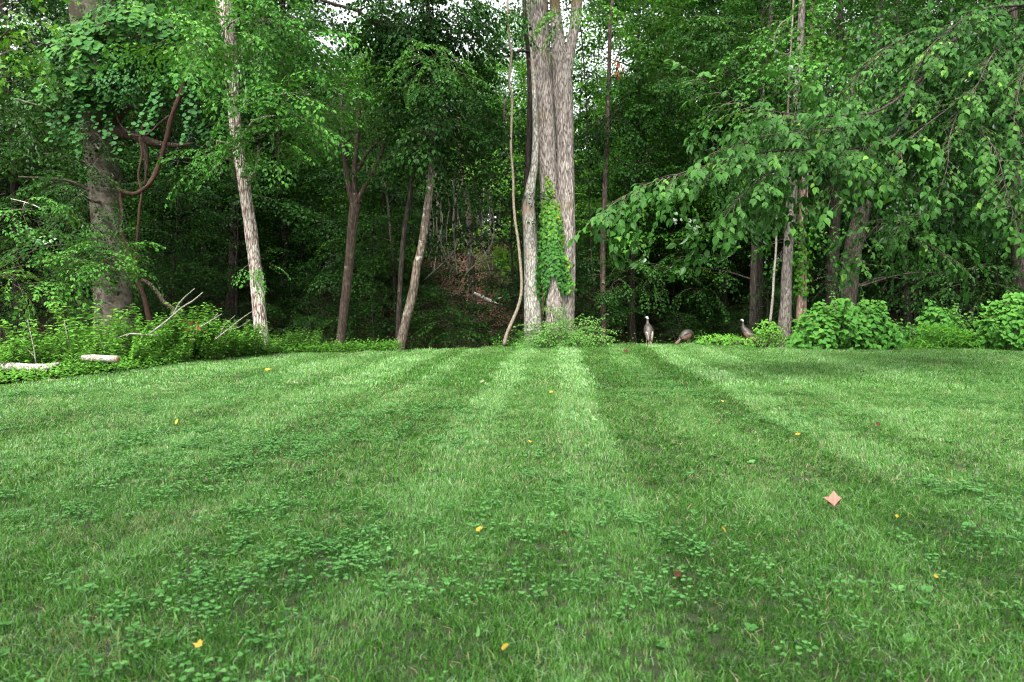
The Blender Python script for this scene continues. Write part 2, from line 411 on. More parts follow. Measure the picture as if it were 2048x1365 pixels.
M_FLOOR = plain_mat('leaf_litter_floor', [(0.25, (0.018, 0.011, 0.008)), (0.5, (0.066, 0.037, 0.025)), (0.75, (0.115, 0.068, 0.047))], 9, 0.95, bump=0.8)
M_SOIL = plain_mat('lawn_thatch', [(0.25, (0.014, 0.024, 0.008)), (0.55, (0.030, 0.045, 0.016)), (0.8, (0.075, 0.065, 0.035))], 30, 0.95, bump=0.5)
xs = np.concatenate([np.linspace(-200, -42, 12), np.arange(-40, 40.1, .8), np.linspace(42, 200, 12)])
ys = np.concatenate([np.linspace(-60, 4, 9), np.arange(6, 80, .8), np.linspace(82, 260, 14)])
o = link('forest_floor', grid_mesh('forest_floor', xs, ys, ground, M_FLOOR, dz=-.05), kind='structure')
xs = np.concatenate([np.linspace(-30, -15, 8), np.arange(-14.5, 22, .3), np.linspace(23, 60, 14)]); ys = np.concatenate([np.linspace(-40, 0, 12), np.arange(.5, 23, .3)])
o = link('lawn', grid_mesh('lawn', xs, ys, ground, M_SOIL, keep=lambda x, y: outside(x, y) < .12), kind='structure')

# ------------------------------------------------------------------ forest: prototypes and their copies
def limb_path(rng, o, d, L, droop=0.25, n=6, wig=.12):
    d = nrmz(d); p = np.array(o, float); pts = [p.copy()]
    for i in range(n):
        d = nrmz(d + np.array((rng.normal(0, wig), rng.normal(0, wig), -droop / n + rng.normal(0, wig * .6))))
        p = p + d * (L / n); pts.append(p.copy())
    return np.array(pts)

def forest_tree(rng, H, r0, base, rad, nl, spl, variants, tpl=L_SMALL, lean=.03, sscale=1.0, top=True, tint0=.45):
    wood, leaf = Bag(), Bag()
    k = 9; t = np.linspace(0, 1, k)
    off = np.cumsum(rng.normal(0, lean, (k, 2)), 0) * H / k * 1.5; off[0] = 0
    tr = np.column_stack([off, t * H - .4 * (1 - t)]); rr = r0 * (1 - .82 * t) * (1 + .5 * np.exp(-t * 22))
    sp = spline(np.column_stack([tr, rr]), .6)
    wood.add(*tube(sp[:, :3], sp[:, 3], sides=8, bump=.12, seed=rng.uniform(0, 9)))
    O, D, S, C = [], [], [], []
    for i in range(nl):
        f = base / H + (1 - base / H) * ((i + rng.uniform(0, 1)) / nl) ** .9 * .97
        p = np.array([np.interp(f, t, tr[:, c]) for c in range(3)])
        az = i * 2.4 + rng.uniform(-.5, .5); g = (f * H - base) / max(H - base, .1)
        L = rad * (1.05 - .75 * g ** 1.6) * rng.uniform(.7, 1.15); el = rng.uniform(.0, .5) + .5 * g
        lp = limb_path(rng, p, (math.cos(az) * math.cos(el), math.sin(az) * math.cos(el), math.sin(el)), L, .35)
        rl = np.linspace(max(.012, np.interp(f, t, rr) * .42), .008, len(lp))
        wood.add(*tube(lp, rl, sides=4, cap=False))
        ltint = tint0 + rng.normal(0, .14)
        for q in range(spl):
            u = rng.uniform(.25, 1.0); a = np.array([np.interp(u, np.linspace(0, 1, len(lp)), lp[:, c]) for c in range(3)])
            dd = nrmz(lp[-1] - lp[0]) * rng.uniform(.2, .9) + np.array((rng.normal(0, .6), rng.normal(0, .6), rng.normal(-.05, .22)))
            O.append(a); D.append(dd); S.append(sscale * rng.uniform(.7, 1.25)); C.append(ltint + rng.normal(0, .07))
    ps, yd, nr, sz, tn, tw = place_sprays(variants, O, D, S, C, rng)
    leaf.add(*leaves(tpl, ps, yd, nr, sz, tn))
    return wood, leaf

def proto(name, label, cat, group, wl, barkm, leafm, crown='crown', wood='trunk'):
    r = thing(name, label, cat, (0, 0, -100), group)
    link(wood, wl[0].mesh(wood, barkm, smooth=True), r)
    link(crown, wl[1].mesh(crown, leafm), r, kind='stuff')
    return r

rng = np.random.default_rng(21)
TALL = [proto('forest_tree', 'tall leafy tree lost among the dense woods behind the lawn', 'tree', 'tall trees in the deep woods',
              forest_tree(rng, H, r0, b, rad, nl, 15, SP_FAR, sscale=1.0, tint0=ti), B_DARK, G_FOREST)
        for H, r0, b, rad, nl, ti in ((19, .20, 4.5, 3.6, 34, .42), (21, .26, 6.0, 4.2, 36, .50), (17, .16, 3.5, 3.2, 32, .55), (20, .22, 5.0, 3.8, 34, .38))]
PALE = [proto('light_green_tree', 'tree coloured light green as if backlit, above the leafy bank', 'tree', 'trees coloured as if backlit by open sky',
              forest_tree(rng, H, r0, b, rad, nl, 15, SP_FAR, sscale=1.0, tint0=ti), B_DARK, G_BRIGHT)
        for H, r0, b, rad, nl, ti in ((15, .16, 3.5, 3.2, 32, .5), (16, .18, 4.0, 3.4, 34, .4))]  # brighter leaf colour stands in for backlight from the sky
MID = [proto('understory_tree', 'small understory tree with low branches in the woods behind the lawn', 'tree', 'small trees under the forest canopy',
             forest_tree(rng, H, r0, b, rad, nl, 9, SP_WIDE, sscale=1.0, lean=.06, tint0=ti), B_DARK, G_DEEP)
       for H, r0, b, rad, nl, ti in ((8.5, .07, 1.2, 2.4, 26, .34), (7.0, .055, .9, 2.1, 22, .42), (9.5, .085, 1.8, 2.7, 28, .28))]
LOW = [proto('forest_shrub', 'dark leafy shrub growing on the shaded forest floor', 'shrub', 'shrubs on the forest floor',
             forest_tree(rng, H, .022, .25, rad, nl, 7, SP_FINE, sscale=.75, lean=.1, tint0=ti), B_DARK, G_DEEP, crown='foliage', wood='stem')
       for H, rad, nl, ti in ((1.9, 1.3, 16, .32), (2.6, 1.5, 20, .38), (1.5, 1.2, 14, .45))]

DEEP = [proto('distant_tree', 'distant broad-crowned tree closing the view deep in the woods', 'tree', 'distant trees closing the view',
              forest_tree(rng, H, r0, b, rad, nl, 14, SP_DEEP, sscale=1.0, tint0=ti), B_DARK, G_DEEP)
        for H, r0, b, rad, nl, ti in ((20, .24, 1.5, 4.8, 40, .38), (18, .22, 1.0, 4.4, 38, .46))]
_used = set()
def put(protos, x, y, s, sz=None):
    p = protos[int(RNG.integers(len(protos)))]
    loc = (x, y, float(ground(x, y)) - .05); rz = RNG.uniform(0, 6.28)
    if p.name not in _used:
        _used.add(p.name); p.location = loc; p.rotation_euler = (0, 0, rz); p.scale = (s, s, sz or s); return p
    return dup(p, loc, rz, s, sz=sz)

def pxof(x, y): return 1024 + x / y * F_PX
def scatter(n, y0, y1, gap, ok, margin=6.0):
    pts = []
    tries = 0
    while len(pts) < n and tries < 40000:
        tries += 1
        y = math.sqrt(RNG.uniform(y0 ** 2, y1 ** 2)); x = RNG.uniform(-1, 1) * (.76 * y + margin)
        if not ok(x, y): continue
        if all((x - a) ** 2 + (y - b) ** 2 > gap * gap for a, b in pts): pts.append((x, y))
    return pts
def in_bank(x, y, a=835, b=1050, ymax=43): return y < ymax and a < pxof(x, y) < b
for x, y in scatter(120, 26.5, 62, 2.7, lambda x, y: outside(x, y) > 5 and not in_bank(x, y, 840, 1070, 40)):
    p = pxof(x, y); s = RNG.uniform(.85, 1.2)
    if 580 < p < 800: put(PALE, x, y, .74 if y < 40 else .86)
    elif 800 <= p < 1290: put(PALE, x, y, s * (.72 if 940 < p < 1260 else .85))
    else: put(TALL, x, y, s)
for x, y in scatter(80, 58, 100, 4.2, lambda x, y: True, 3):
    p = pxof(x, y); s = RNG.uniform(.9, 1.25)
    if 570 < p < 720: s *= .5
    elif 720 <= p < 810: s *= .75
    elif 810 <= p < 1280: s *= .66
    put(DEEP, x, y, s)
for x, y in scatter(105, 24.0, 46, 1.8, lambda x, y: outside(x, y) > 2.6 and not in_bank(x, y, 870, 1000, 36)):
    p = pxof(x, y); s = RNG.uniform(.7, 1.15)
    if 1080 < p < 1480 and y < 28: s *= .7
    put(MID, x, y, s)
for x, y in scatter(120, 21.5, 42, 1.3, lambda x, y: outside(x, y) > 1.6 and not in_bank(x, y, 925, 990, 38) and not (1220 < pxof(x, y) < 1500 and y < 25), 3):
    put(LOW, x, y, RNG.uniform(.7, 1.25))

# unseen trees added behind the camera to shade the near grass
for x, y, s in ((-5.5, -4.5, 1.0), (1.5, -6.0, 1.05), (8.0, -4.0, .95), (-12, -7, 1.0)):
    q = dup(TALL[int(RNG.integers(4))], (x, y, -.05), RNG.uniform(0, 6), s, label='tall shade tree on the lawn at the photographer\'s back', group='unseen trees added to shade the near lawn')

# leaf litter on the bank: small curled brown leaves
n = 26000
x = RNG.uniform(-8, 7, n); y = RNG.uniform(22, 43, n)
m = outside(x, y) > 1.5; x, y = x[m], y[m]; n = len(x)
pos = np.stack([x, y, ground(x, y) - .03], 1)
yd = np.stack([RNG.normal(size=n), RNG.normal(size=n), RNG.normal(0, .3, n)], 1); nr = np.stack([RNG.normal(0, .45, n), RNG.normal(0, .45, n), np.ones(n)], 1)
M_LITTER = leaf_mat('dry_litter_leaf', [(0, (0.045, 0.025, 0.017)), (.5, (0.115, 0.062, 0.041)), (1, (0.23, 0.14, 0.10))], trans=.1, gloss=.3, rnd=0)
b = Bag().add(*leaves(L_SMALL, pos, yd, nr, RNG.uniform(.07, .20, n), RNG.uniform(0, 1, n) ** 1.3))
link('leaf_litter', b.mesh('leaf_litter', M_LITTER), kind='stuff')
b = Bag()
for i in range(150):                                                # twigs strewn over the bank
    x = RNG.uniform(-6, 4); y = RNG.uniform(23.5, 38); a = RNG.uniform(0, 3.14); L = RNG.uniform(.3, 1.6)
    q = np.array([(x + math.cos(a) * L * t, y + math.sin(a) * L * t, 0) for t in (-.5, -.15, .2, .5)]) + RNG.normal(0, .04, (4, 3)); q[:, 2] = ground(q[:, 0], q[:, 1]) + .03 + abs(RNG.normal(0, .10)) + np.array((0, .05, .04, 0))
    b.add(*tube(q, np.linspace(.018, .006, 4) * RNG.uniform(.5, 1.3), sides=5), .5)
link('fallen_twigs', b.mesh('fallen_twigs', B_DRY, smooth=True), kind='stuff')
# ------------------------------------------------------------------ the trees one can tell apart at the lawn's edge
def line(pts, Y):
    """rows (px, py, width px[, Y]) -> rows x, y, z, radius"""
    out = []
    for q in pts:
        y = q[3] if len(q) > 3 else Y
        out.append((*P(q[0], q[1], y), q[2] * .5 * y / F_PX))
    return np.array(out)
def rooted(l, flare=1.35, sink=.35):
    """extend a trunk line (first row lowest) down into the ground"""
    z = float(ground(l[0, 0], l[0, 1])) - sink
    d = l[0, :2] - l[1, :2]; d = d / max(abs(l[0, 2] - l[1, 2]), .1)
    rows = [l]
    if l[0, 2] > z + .1:
        k = l[0, 2] - z
        rows = [np.array([(l[0, 0] + d[0] * k, l[0, 1] + d[1] * k, z, l[0, 3] * flare)]), l]
    return np.vstack(rows)
def topped(l, H, tipr=.05):
    """carry a trunk line on above the frame to height H"""
    d = nrmz(l[-1, :3] - l[-2, :3]); k = (H - l[-1, 2]) / max(d[2], .3)
    return np.vstack([l, [(*(l[-1, :3] + d * k * .5 + (.2, .1, 0)), l[-1, 3] * .75)], [(*(l[-1, :3] + d * k + (.1, .3, 0)), tipr)]])
def wood_part(name, l, mat, root, sides=14, bump=.08, step=.25, flute=0.0, freq=1.2, kind=None):
    sp = spline(l, step)
    V, T = tube(sp[:, :3], np.maximum(sp[:, 3], .004), sides=sides, bump=bump, seed=float(l[0, 0]), flute=flute, freq=freq)
    return link(name, mesh_np(name, V - np.array(root.location), T, smooth=True, mats=[mat]), root)

def cluster(rng, px, py, rx, ry, Y, n, s=1.0, tint=.5, depth=.8, el=-.12, out=.6):
    """origins and directions of n sprays filling an ellipsoid seen at px, py"""
    c = P(px, py, Y); a, b = rx * Y / F_PX, ry * Y / F_PX
    q = rng.normal(size=(n, 3)); q = nrmz(q) * rng.uniform(.15, 1, (n, 1)) ** .45
    O = c + q * np.array((a, max(.4, a * depth), b))
    D = q * np.array((1, 1, .3)) * out + np.column_stack([rng.normal(0, .5, (n, 2)), rng.normal(el, .2, n)])
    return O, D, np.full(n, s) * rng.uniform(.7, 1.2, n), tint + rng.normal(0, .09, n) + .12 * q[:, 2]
def upper(rng, x, y, z0, z1, rad, n, s=1.1, tint=.5):
    q = nrmz(rng.normal(size=(n, 3))) * rng.uniform(.2, 1, (n, 1)) ** .4
    O = np.array((x, y, (z0 + z1) / 2)) + q * np.array((rad, rad, (z1 - z0) / 2))
    return O, q * (1, 1, .3) + rng.normal(0, .4, (n, 3)) * (1, 1, .3), np.full(n, s), np.full(n, tint)
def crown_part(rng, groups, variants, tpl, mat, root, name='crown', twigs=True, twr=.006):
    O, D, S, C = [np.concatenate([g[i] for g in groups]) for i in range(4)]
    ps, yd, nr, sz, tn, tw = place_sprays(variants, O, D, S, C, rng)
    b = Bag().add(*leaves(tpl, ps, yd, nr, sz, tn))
    link(name, b.mesh(name, mat, org=root.location), root, kind='stuff')
    if twigs:
        t = Bag()
        for q in tw: t.add(*tube(q, np.linspace(twr, twr * .35, len(q)), sides=3, cap=False))
        link('twigs', t.mesh('twigs', M_TWIG, org=root.location), root, kind='stuff')
def limbs_to(rng, trunk, groups, mat, root, r=.035, every=1):
    """one limb from the trunk to the middle of each cluster of sprays"""
    for g in groups[::every]:
        c = g[0].mean(0); k = np.argmin(np.abs(trunk[:, 2] - (c[2] - .25 * np.linalg.norm((c - trunk[len(trunk) // 2, :3])[:2]))))
        a = trunk[k, :3]; m = (a + c) / 2 + np.array((0, 0, .18 * np.linalg.norm(c - a) * .5)) + rng.normal(0, .1, 3)
        ra = min(r, trunk[k, 3] * .6)
        wood_part('limb', np.array([(*a, ra), (*m, ra * .7), (*c, ra * .35)]), mat, root, sides=6, step=.3, bump=.1)

rng = np.random.default_rng(77)
def base_of(l): return tuple(float(v) for v in (l[0, 0], l[0, 1], ground(l[0, 0], l[0, 1])))

# --- the big smooth-barked tree with the knot holes
l = rooted(topped(line([(230, 645, 76), (223, 520, 66), (211, 400, 58), (202, 300, 56), (196, 220, 60), (186, 120, 56), (172, 0, 60), (162, -120, 54)], 21.5), 17))
root = thing('beech_tree', 'massive smooth grey tree with mottled bark, knot holes and a dead broken limb', 'tree', base_of(l))
wood_part('trunk', l, B_BEECH, root, sides=28, bump=.10, step=.16, freq=.9)
wood_part('limb', line([(218, 240, 30), (240, 226, 24), (258, 214, 13), (264, 210, 5)], 21.2), B_BEECH, root, sides=10, bump=.2, step=.08)
wood_part('limb', line([(222, 266, 32), (243, 266, 22), (268, 272, 19), (300, 284, 16), (335, 290, 11), (362, 291, 9), (386, 287, 5)], 21.2), B_BROWN, root, sides=10, bump=.25, step=.12)
wood_part('limb', line([(283, 276, 16), (290, 300, 14), (293, 330, 8), (292, 352, 6), (290, 372, 4)], 21.2), B_BROWN, root, sides=8, bump=.2, step=.12)
M_HOLE = plain_mat('hollow_wood', [(.3, (.006, .005, .004)), (.8, (.02, .016, .012))], 15)
for hx, hy, hr in ((207, 237, 8), (237, 352, 8)):
    c = P(hx, hy, 21.2); s = hr * 21.2 / F_PX
    # rolled bark ring round a hollow
    dirv = nrmz(np.array((c[0] - root.location[0], -1.0, 0)))
    rad = .49 if hy < 300 else .52
    ctr = np.array((l[:, 0].mean(), 21.5, c[2]))
    k = np.argmin(np.abs(l[:, 2] - c[2])); ax = np.array([np.interp(c[2], l[:, 2], l[:, q]) for q in range(4)])
    off = np.clip((c[0] - ax[0]) / ax[3], -.97, .97); dv = np.array((off, -math.sqrt(1 - off * off), 0))
    p0 = np.array((ax[0], ax[1], c[2])) + dv * ax[3] * .93
    prof = [(-.05, 1.9), (.05, 1.75), (.10, 1.25), (.06, .95), (-.08, .8), (-.16, .1)]
    pts = np.array([p0 + dv * a for a, _ in prof]); rr = np.array([b * s * .62 for _, b in prof])
    V, T = tube(pts, rr, sides=14, bump=.2, seed=hx, ref=(0, 0, 1), cap=True)
    nn = 14 * 3
    mi = [(1 if all(v >= 14 * 3 for v in t) else 0) for t in T.tolist()]
    link('knot', mesh_np('knot', V - np.array(root.location), T, smooth=True, mats=[B_BEECH, M_HOLE], midx=mi), root)
g = [cluster(rng, 335, 55, 130, 70, 21.5, 80, 1, .42), cluster(rng, 35, 200, 95, 100, 20, 70, 1, .40), cluster(rng, 320, 190, 100, 55, 22, 46, 1, .38),
     cluster(rng, 110, 470, 110, 50, 19.5, 30, 1, .42), cluster(rng, 40, 350, 80, 70, 20, 30, 1, .35), cluster(rng, 190, 505, 60, 45, 19, 20, .9, .5), cluster(rng, 195, 300, 30, 60, 20, 14, .7, .35), cluster(rng, 160, 390, 50, 60, 20, 24, .9, .32)]
limbs_to(rng, l, g, B_BEECH, root, .07)
crown_part(rng, g + [upper(rng, l[-1, 0], 21.5, 11, 18, 4.2, 130, 1.2)], SP_WIDE, L_OVATE, G_FOREST, root)

# --- bright green low sprays reaching in at the lawn's side
root = thing('beech_sapling', 'thin sapling with flat layered fresh green sprays before the big grey trunk', 'tree', tuple(np.append(P(-60, 600, 17.5)[:2], float(ground(*P(-60, 600, 17.5)[:2])))))
l = rooted(line([(-50, 700, 8), (-40, 560, 7), (-20, 470, 6), (20, 420, 3)], 17.5))
wood_part('trunk', l, B_DARK, root, sides=8)
g = [cluster(rng, 20, 560, 50, 22, 17, 12, .9, .75, el=-.05), cluster(rng, 130, 525, 85, 28, 17.5, 20, .9, .65, el=-.05), cluster(rng, 215, 495, 70, 22, 18, 12, .9, .6, el=-.1), cluster(rng, 40, 420, 60, 30, 17.5, 14, .9, .5)]
limbs_to(rng, l, g, B_DARK, root, .025)
crown_part(rng, g, SP_WIDE, L_OVATE, G_BUSH, root)
root = thing('maple_tree', 'lobed bright leaves hanging from a bough high beside the smooth grey tree', 'tree', tuple(np.append(P(-160, 700, 13)[:2], 0.0)))
l = rooted(topped(line([(-190, 700, 24), (-180, 300, 20), (-170, 0, 16)], 13.5), 13))
wood_part('trunk', l, B_DARK, root)
g = [cluster(rng, 20, 50, 60, 55, 12.5, 14, .95, .7), cluster(rng, -60, 10, 90, 60, 13, 24, 1, .6)]
limbs_to(rng, l, g, B_DARK, root, .04)
crown_part(rng, g + [upper(rng, -11, 13.5, 8, 13, 2.5, 60)], SP_LOBE, L_LOBED, G_BRIGHT, root)

# --- the pale leaning tree
l = rooted(topped(line([(521, 655, 27), (513, 560, 24.5), (504, 480, 24), (490, 380, 23), (476, 290, 23), (468, 220, 23), (464, 150, 23), (455, 60, 26), (446, 0, 27), (438, -60, 24)], 18.2), 13))
root = thing('pale_barked_tree', 'slim leaning tree with pale scaly bark and leafy sprouts along its trunk', 'tree', base_of(l))
wood_part('trunk', l, B_SCALY, root, sides=24, bump=.09, step=.10, flute=.05, freq=2.2)
g = [cluster(rng, 395, 80, 85, 26, 15.3, 22, .95, .72, el=-.05), cluster(rng, 525, 75, 90, 85, 17.5, 58, 1, .42), cluster(rng, 560, 235, 70, 65, 17, 34, 1, .5),
     cluster(rng, 508, 300, 60, 30, 17, 12, .85, .6), cluster(rng, 520, 520, 26, 36, 16.7, 6, .55, .55), cluster(rng, 615, 180, 65, 60, 19, 34, 1, .36), cluster(rng, 470, 25, 60, 40, 17.2, 22, 1, .45), cluster(rng, 430, 300, 40, 70, 18, 14, .9, .38)]
limbs_to(rng, l, g, B_SCALY, root, .04)
crown_part(rng, g + [upper(rng, l[-1, 0], 17.3, 9.5, 14, 3.0, 90)], SP_WIDE, L_OVATE, G_BUSH, root)

# --- the brown fork
l = rooted(line([(682, 668, 17), (690, 600, 18), (698, 530, 18), (705, 450, 19), (711, 408, 22)], 21))
root = thing('forked_tree', 'dark brown tree whose trunk forks into three slender stems', 'tree', base_of(l))
wood_part('trunk', l, B_BROWN, root, sides=16, step=.14)
fk = [[(709, 415, 14), (700, 385, 12), (692, 335, 11), (686, 270, 10), (683, 215, 6), (690, 150, 2)], [(711, 415, 14), (709, 370, 11), (710, 320, 11), (716, 260, 9), (722, 200, 5), (735, 150, 2)],
      [(712, 410, 14), (722, 388, 11), (738, 360, 10), (756, 325, 9), (769, 285, 6), (775, 240, 3)], [(714, 345, 8), (735, 305, 7), (765, 276, 6), (805, 248, 5), (862, 232, 3)]]
fl = [line(q, 21) for q in fk]
for q in fl: wood_part('limb', q, B_BROWN, root, sides=10, step=.14)
g = [cluster(rng, 700, 245, 70, 70, 20.2, 40, 1, .45), cluster(rng, 700, 150, 60, 55, 21.5, 40, 1, .55), cluster(rng, 745, 215, 70, 60, 21.3, 60, 1, .5), cluster(rng, 690, 250, 60, 50, 21.5, 40, 1, .45), cluster(rng, 800, 262, 70, 40, 21.2, 34, 1, .5), cluster(rng, 640, 230, 60, 60, 22, 34, 1, .38)]
crown_part(rng, g, SP_FINE, L_SMALL, G_FOREST, root)

# --- the leaning pair to its side
l = rooted(line([(801, 690, 19), (811, 645, 18), (827, 580, 17), (834, 530, 16.5), (842, 500, 16), (854, 420, 15), (862, 350, 13), (866, 260, 11), (866, 160, 10), (860, 60, 9), (850, -40, 8)], 20))
root = thing('leaning_tree', 'slim leaning tree with pale blotches, hung with dark foliage above the leafy bank', 'tree', base_of(l))
wood_part('trunk', l, bark_mat('blotched_bark', (.19, .155, .12), (.05, .038, .03), alt=(.40, .38, .34), scale=(16, 16, 3), depth=.8, patch=.60, pscale=5, crack=(.4, .66)), root, sides=16, step=.12)
g = [cluster(rng, 864, 190, 40, 110, 19.4, 46, 1, .36), cluster(rng, 872, 60, 110, 75, 20.5, 150, 1, .33), cluster(rng, 885, 225, 95, 95, 21, 120, 1, .33), cluster(rng, 925, 345, 50, 55, 21.5, 26, .9, .4), cluster(rng, 800, 330, 60, 50, 22, 18, 1, .4), cluster(rng, 855, 135, 75, 40, 18.5, 34, .9, .68), cluster(rng, 800, 75, 50, 55, 20.3, 60, 1.0, .33), cluster(rng, 840, 20, 90, 50, 20, 60, 1.1, .3)]
limbs_to(rng, l, g, B_DARK, root, .04)
crown_part(rng, g + [upper(rng, -2.5, 20, 11, 15, 3.0, 70)], SP_WIDE, L_OVATE, G_FOREST, root)
l = rooted(line([(796, 665, 10), (799, 600, 10), (803, 520, 10), (810, 450, 9.5), (820, 390, 9), (828, 320, 8), (832, 250, 6), (836, 150, 5)], 21))
root = thing('slender_tree', 'thin dark trunk standing close behind the leaning blotched tree', 'tree', base_of(l))
wood_part('trunk', l, B_DARK, root, sides=10)
crown_part(rng, [cluster(rng, 815, 200, 50, 70, 21.5, 24, .9, .42)], SP_FINE, L_SMALL, G_FOREST, root)

# --- the broken trunk on the bank
l = rooted(line([(946, 612, 15), (943, 550, 14), (940, 480, 13), (938, 430, 13), (934, 400, 11), (926, 370, 9), (921, 330, 7), (918, 230, 6), (915, 120, 5)], 29))
root = thing('bank_tree', 'brown crooked trunk rising from the bare leafy bank', 'tree', base_of(l))
wood_part('trunk', l, B_BROWN, root, sides=12, step=.2)
crown_part(rng, [cluster(rng, 930, 240, 70, 90, 28, 44, 1.1, .45), cluster(rng, 940, 350, 45, 30, 27, 12, .9, .6)], SP_FINE, L_SMALL, G_FOREST, root)
l = rooted(line([(1020, 500, 10), (1016, 400, 9), (1012, 300, 8), (1010, 200, 7)], 40))
root = thing('hilltop_tree', 'small tree with light green leaves at the top of the bank', 'tree', base_of(l))
wood_part('trunk', l, B_DARK, root, sides=8)
crown_part(rng, [cluster(rng, 995, 480, 55, 40, 30, 36, 1.0, .75), cluster(rng, 985, 330, 70, 60, 34, 40, 1.2, .5), cluster(rng, 1010, 420, 40, 25, 32, 10, 1.0, .5)], SP_WIDE, L_OVATE, G_BRIGHT, root)
for lab, gs, tn_, Y in (('pale-leaved shrub on the bank at the foot of the leaning blotched tree', ((870, 620, 50, 30, 24), (905, 645, 45, 28, 23.5)), .62, 24), ('dark glossy shrub between the bank and the hanging liana', ((1010, 610, 30, 45, 25), (985, 655, 25, 20, 24)), .5, 25)):
    q = P(gs[0][0], 660, Y); root = thing('bank_shrub', lab, 'shrub', (float(q[0]), Y, float(ground(q[0], Y))))
    g = [cluster(rng, px, py, rx, ry, yy, 26, .85, tn_, el=.0) for px, py, rx, ry, yy in gs]
    for k in g:
        c = k[0].mean(0); wood_part('stem', np.array([(q[0], Y, root.location[2] - .1, .016), ((q[0] + c[0]) / 2, (Y + c[1]) / 2, (root.location[2] + c[2]) / 2 + .1, .012), (*c, .006)]), M_TWIG, root, sides=5)
    crown_part(rng, g, SP_WIDE, L_OVATE, G_FOREST, root, name='foliage')

# --- the triple-stemmed tree
stems = [[(1067, 672, 38), (1066, 600, 36), (1063, 520, 29), (1059, 450, 26), (1057, 410, 25), (1062, 370, 18), (1069, 330, 15), (1072, 250, 14), (1069, 130, 14), (1062, 40, 14), (1058, -40, 13)],
         [(1113, 672, 46, 21.9), (1110, 600, 38, 21.9), (1103, 500, 36, 21.9), (1099, 400, 35), (1094, 300, 34), (1089, 200, 35), (1082, 100, 37), (1074, 0, 39), (1070, -90, 34)],
         [(1127, 672, 44), (1130, 600, 38), (1133, 500, 36), (1132, 400, 34), (1130, 300, 33), (1128, 230, 36), (1123, 150, 38), (1116, 80, 27), (1109, 10, 20), (1104, -80, 18)]]
ll = [topped(rooted(line(q, 22.2), 1.25), 19) for q in stems]
root = thing('triple_trunk_tree', 'tall tree of three clustered furrowed trunks wrapped with ivy at the lawn edge', 'tree', base_of(ll[1]))
trunks = [wood_part('trunk', q, B_GREY if k == 0 else B_TULIP, root, sides=40, bump=.05, step=.10, flute=.09, freq=1.0) for k, q in enumerate(ll)]
trunks[0]['label'] = 'slimmer pale grey trunk with lichen'
wood_part('limb', line([(1059, 420, 18, 22.4), (1055, 370, 15, 22.5), (1057, 310, 14, 22.6), (1062, 220, 15, 22.6), (1061, 130, 15, 22.6), (1054, 40, 16, 22.6), (1050, -60, 15, 22.6)], 22.4), B_DARK, root, sides=14, step=.15)
wood_part('limb', line([(1131, 150, 26), (1140, 105, 21), (1148, 60, 20), (1154, 0, 21), (1160, -80, 18), (1172, -200, 10)], 22.2), B_TULIP, root, sides=20, step=.12, flute=.08)
wood_part('limb', line([(1060, 105, 6), (1040, 102, 6), (1020, 112, 5), (995, 113, 4), (975, 104, 3)], 22.4), B_DARK, root, sides=8, step=.1)
g = [cluster(rng, 1165, 18, 45, 30, 20.8, 14, .9, .85), cluster(rng, 1010, -20, 90, 40, 22, 30, 1, .5)]
crown_part(rng, g + [upper(rng, 1.3, 22.2, 12.5, 20, 4.5, 150, 1.2, .6)], SP_WIDE, L_OVATE, G_BUSH, root)
trunk_bvh = []
for t_ in trunks[1:] + trunks[:1]:
    me = t_.data; vs = [v.co + root.location for v in me.vertices]
    trunk_bvh.append((vs, [tuple(p.vertices) for p in me.polygons]))

# --- ivy on its trunks: leaves lie on the bark
_vs, _fs = [], []
for vs, fs in trunk_bvh:
    k = len(_vs); _vs += vs; _fs += [tuple(i + k for i in f) for f in fs]
bvh = BVHTree.FromPolygons(_vs, _fs)
ivy_l = [(350, 1092, 1099), (380, 1090, 1106), (405, 1088, 1110), (420, 1087, 1118), (450, 1082, 1122), (470, 1079, 1130), (500, 1074, 1127), (530, 1072, 1136), (560, 1071, 1140), (585, 1072, 1139), (600, 1080, 1092), (622, 1083, 1090)]
ky = [a[0] for a in ivy_l]
pos, nr, tn, sz = [], [], [], []
while len(pos) < 1700:
    py = rng.uniform(352, 618); a, b_ = np.interp(py, ky, [q[1] for q in ivy_l]), np.interp(py, ky, [q[2] for q in ivy_l])
    if rng.uniform() > (b_ - a) / 70: continue
    px = rng.uniform(a, b_) + 5 * mnoise.noise((py * .05, 3.3, 0)) + (rng.normal(0, 4) if rng.uniform() < .2 else 0)
    if mnoise.noise((px * .09, py * .06, 9.1)) > .38: continue
    if py > 548 and abs(px - 1106 - (py - 548) * .05) < 4 + (py - 548) * .25 and py < 600: continue
    if py > 586 and px > 1094: continue
    q = P(px, py, 22.0); d = Vector(q - np.array((0, 0, EYE))).normalized()
    h = bvh.ray_cast(Vector((0, 0, EYE)), d)
    if h[0] is None:
        if rng.uniform() < .5: continue
        h = (Vector(P(px, py, 22.15)), Vector((rng.normal(0, .3), -1, .2)))
    n_ = np.array(h[1]); n_ = n_ if n_[1] < 0 else -n_
    n_ = nrmz(n_ + np.array((0, -.25, 0)))
    pos.append(np.array(h[0]) + n_ * rng.uniform(.015, .13)); nr.append(nrmz(n_ + np.array((rng.normal(0, .35), 0, rng.uniform(.1, .7)))))
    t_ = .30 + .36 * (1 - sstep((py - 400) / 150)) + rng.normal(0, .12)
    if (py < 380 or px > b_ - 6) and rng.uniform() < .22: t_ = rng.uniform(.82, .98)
    tn.append(min(t_, 1.0)); sz.append(rng.uniform(.06, .135) * (.6 if py < 400 else 1) * (1.2 if py > 500 else 1))
pos, nr, tn, sz = map(np.array, (pos, nr, tn, sz))
yd = np.stack([rng.normal(0, .45, len(pos)), np.full(len(pos), -.25), np.full(len(pos), -1.0)], 1)

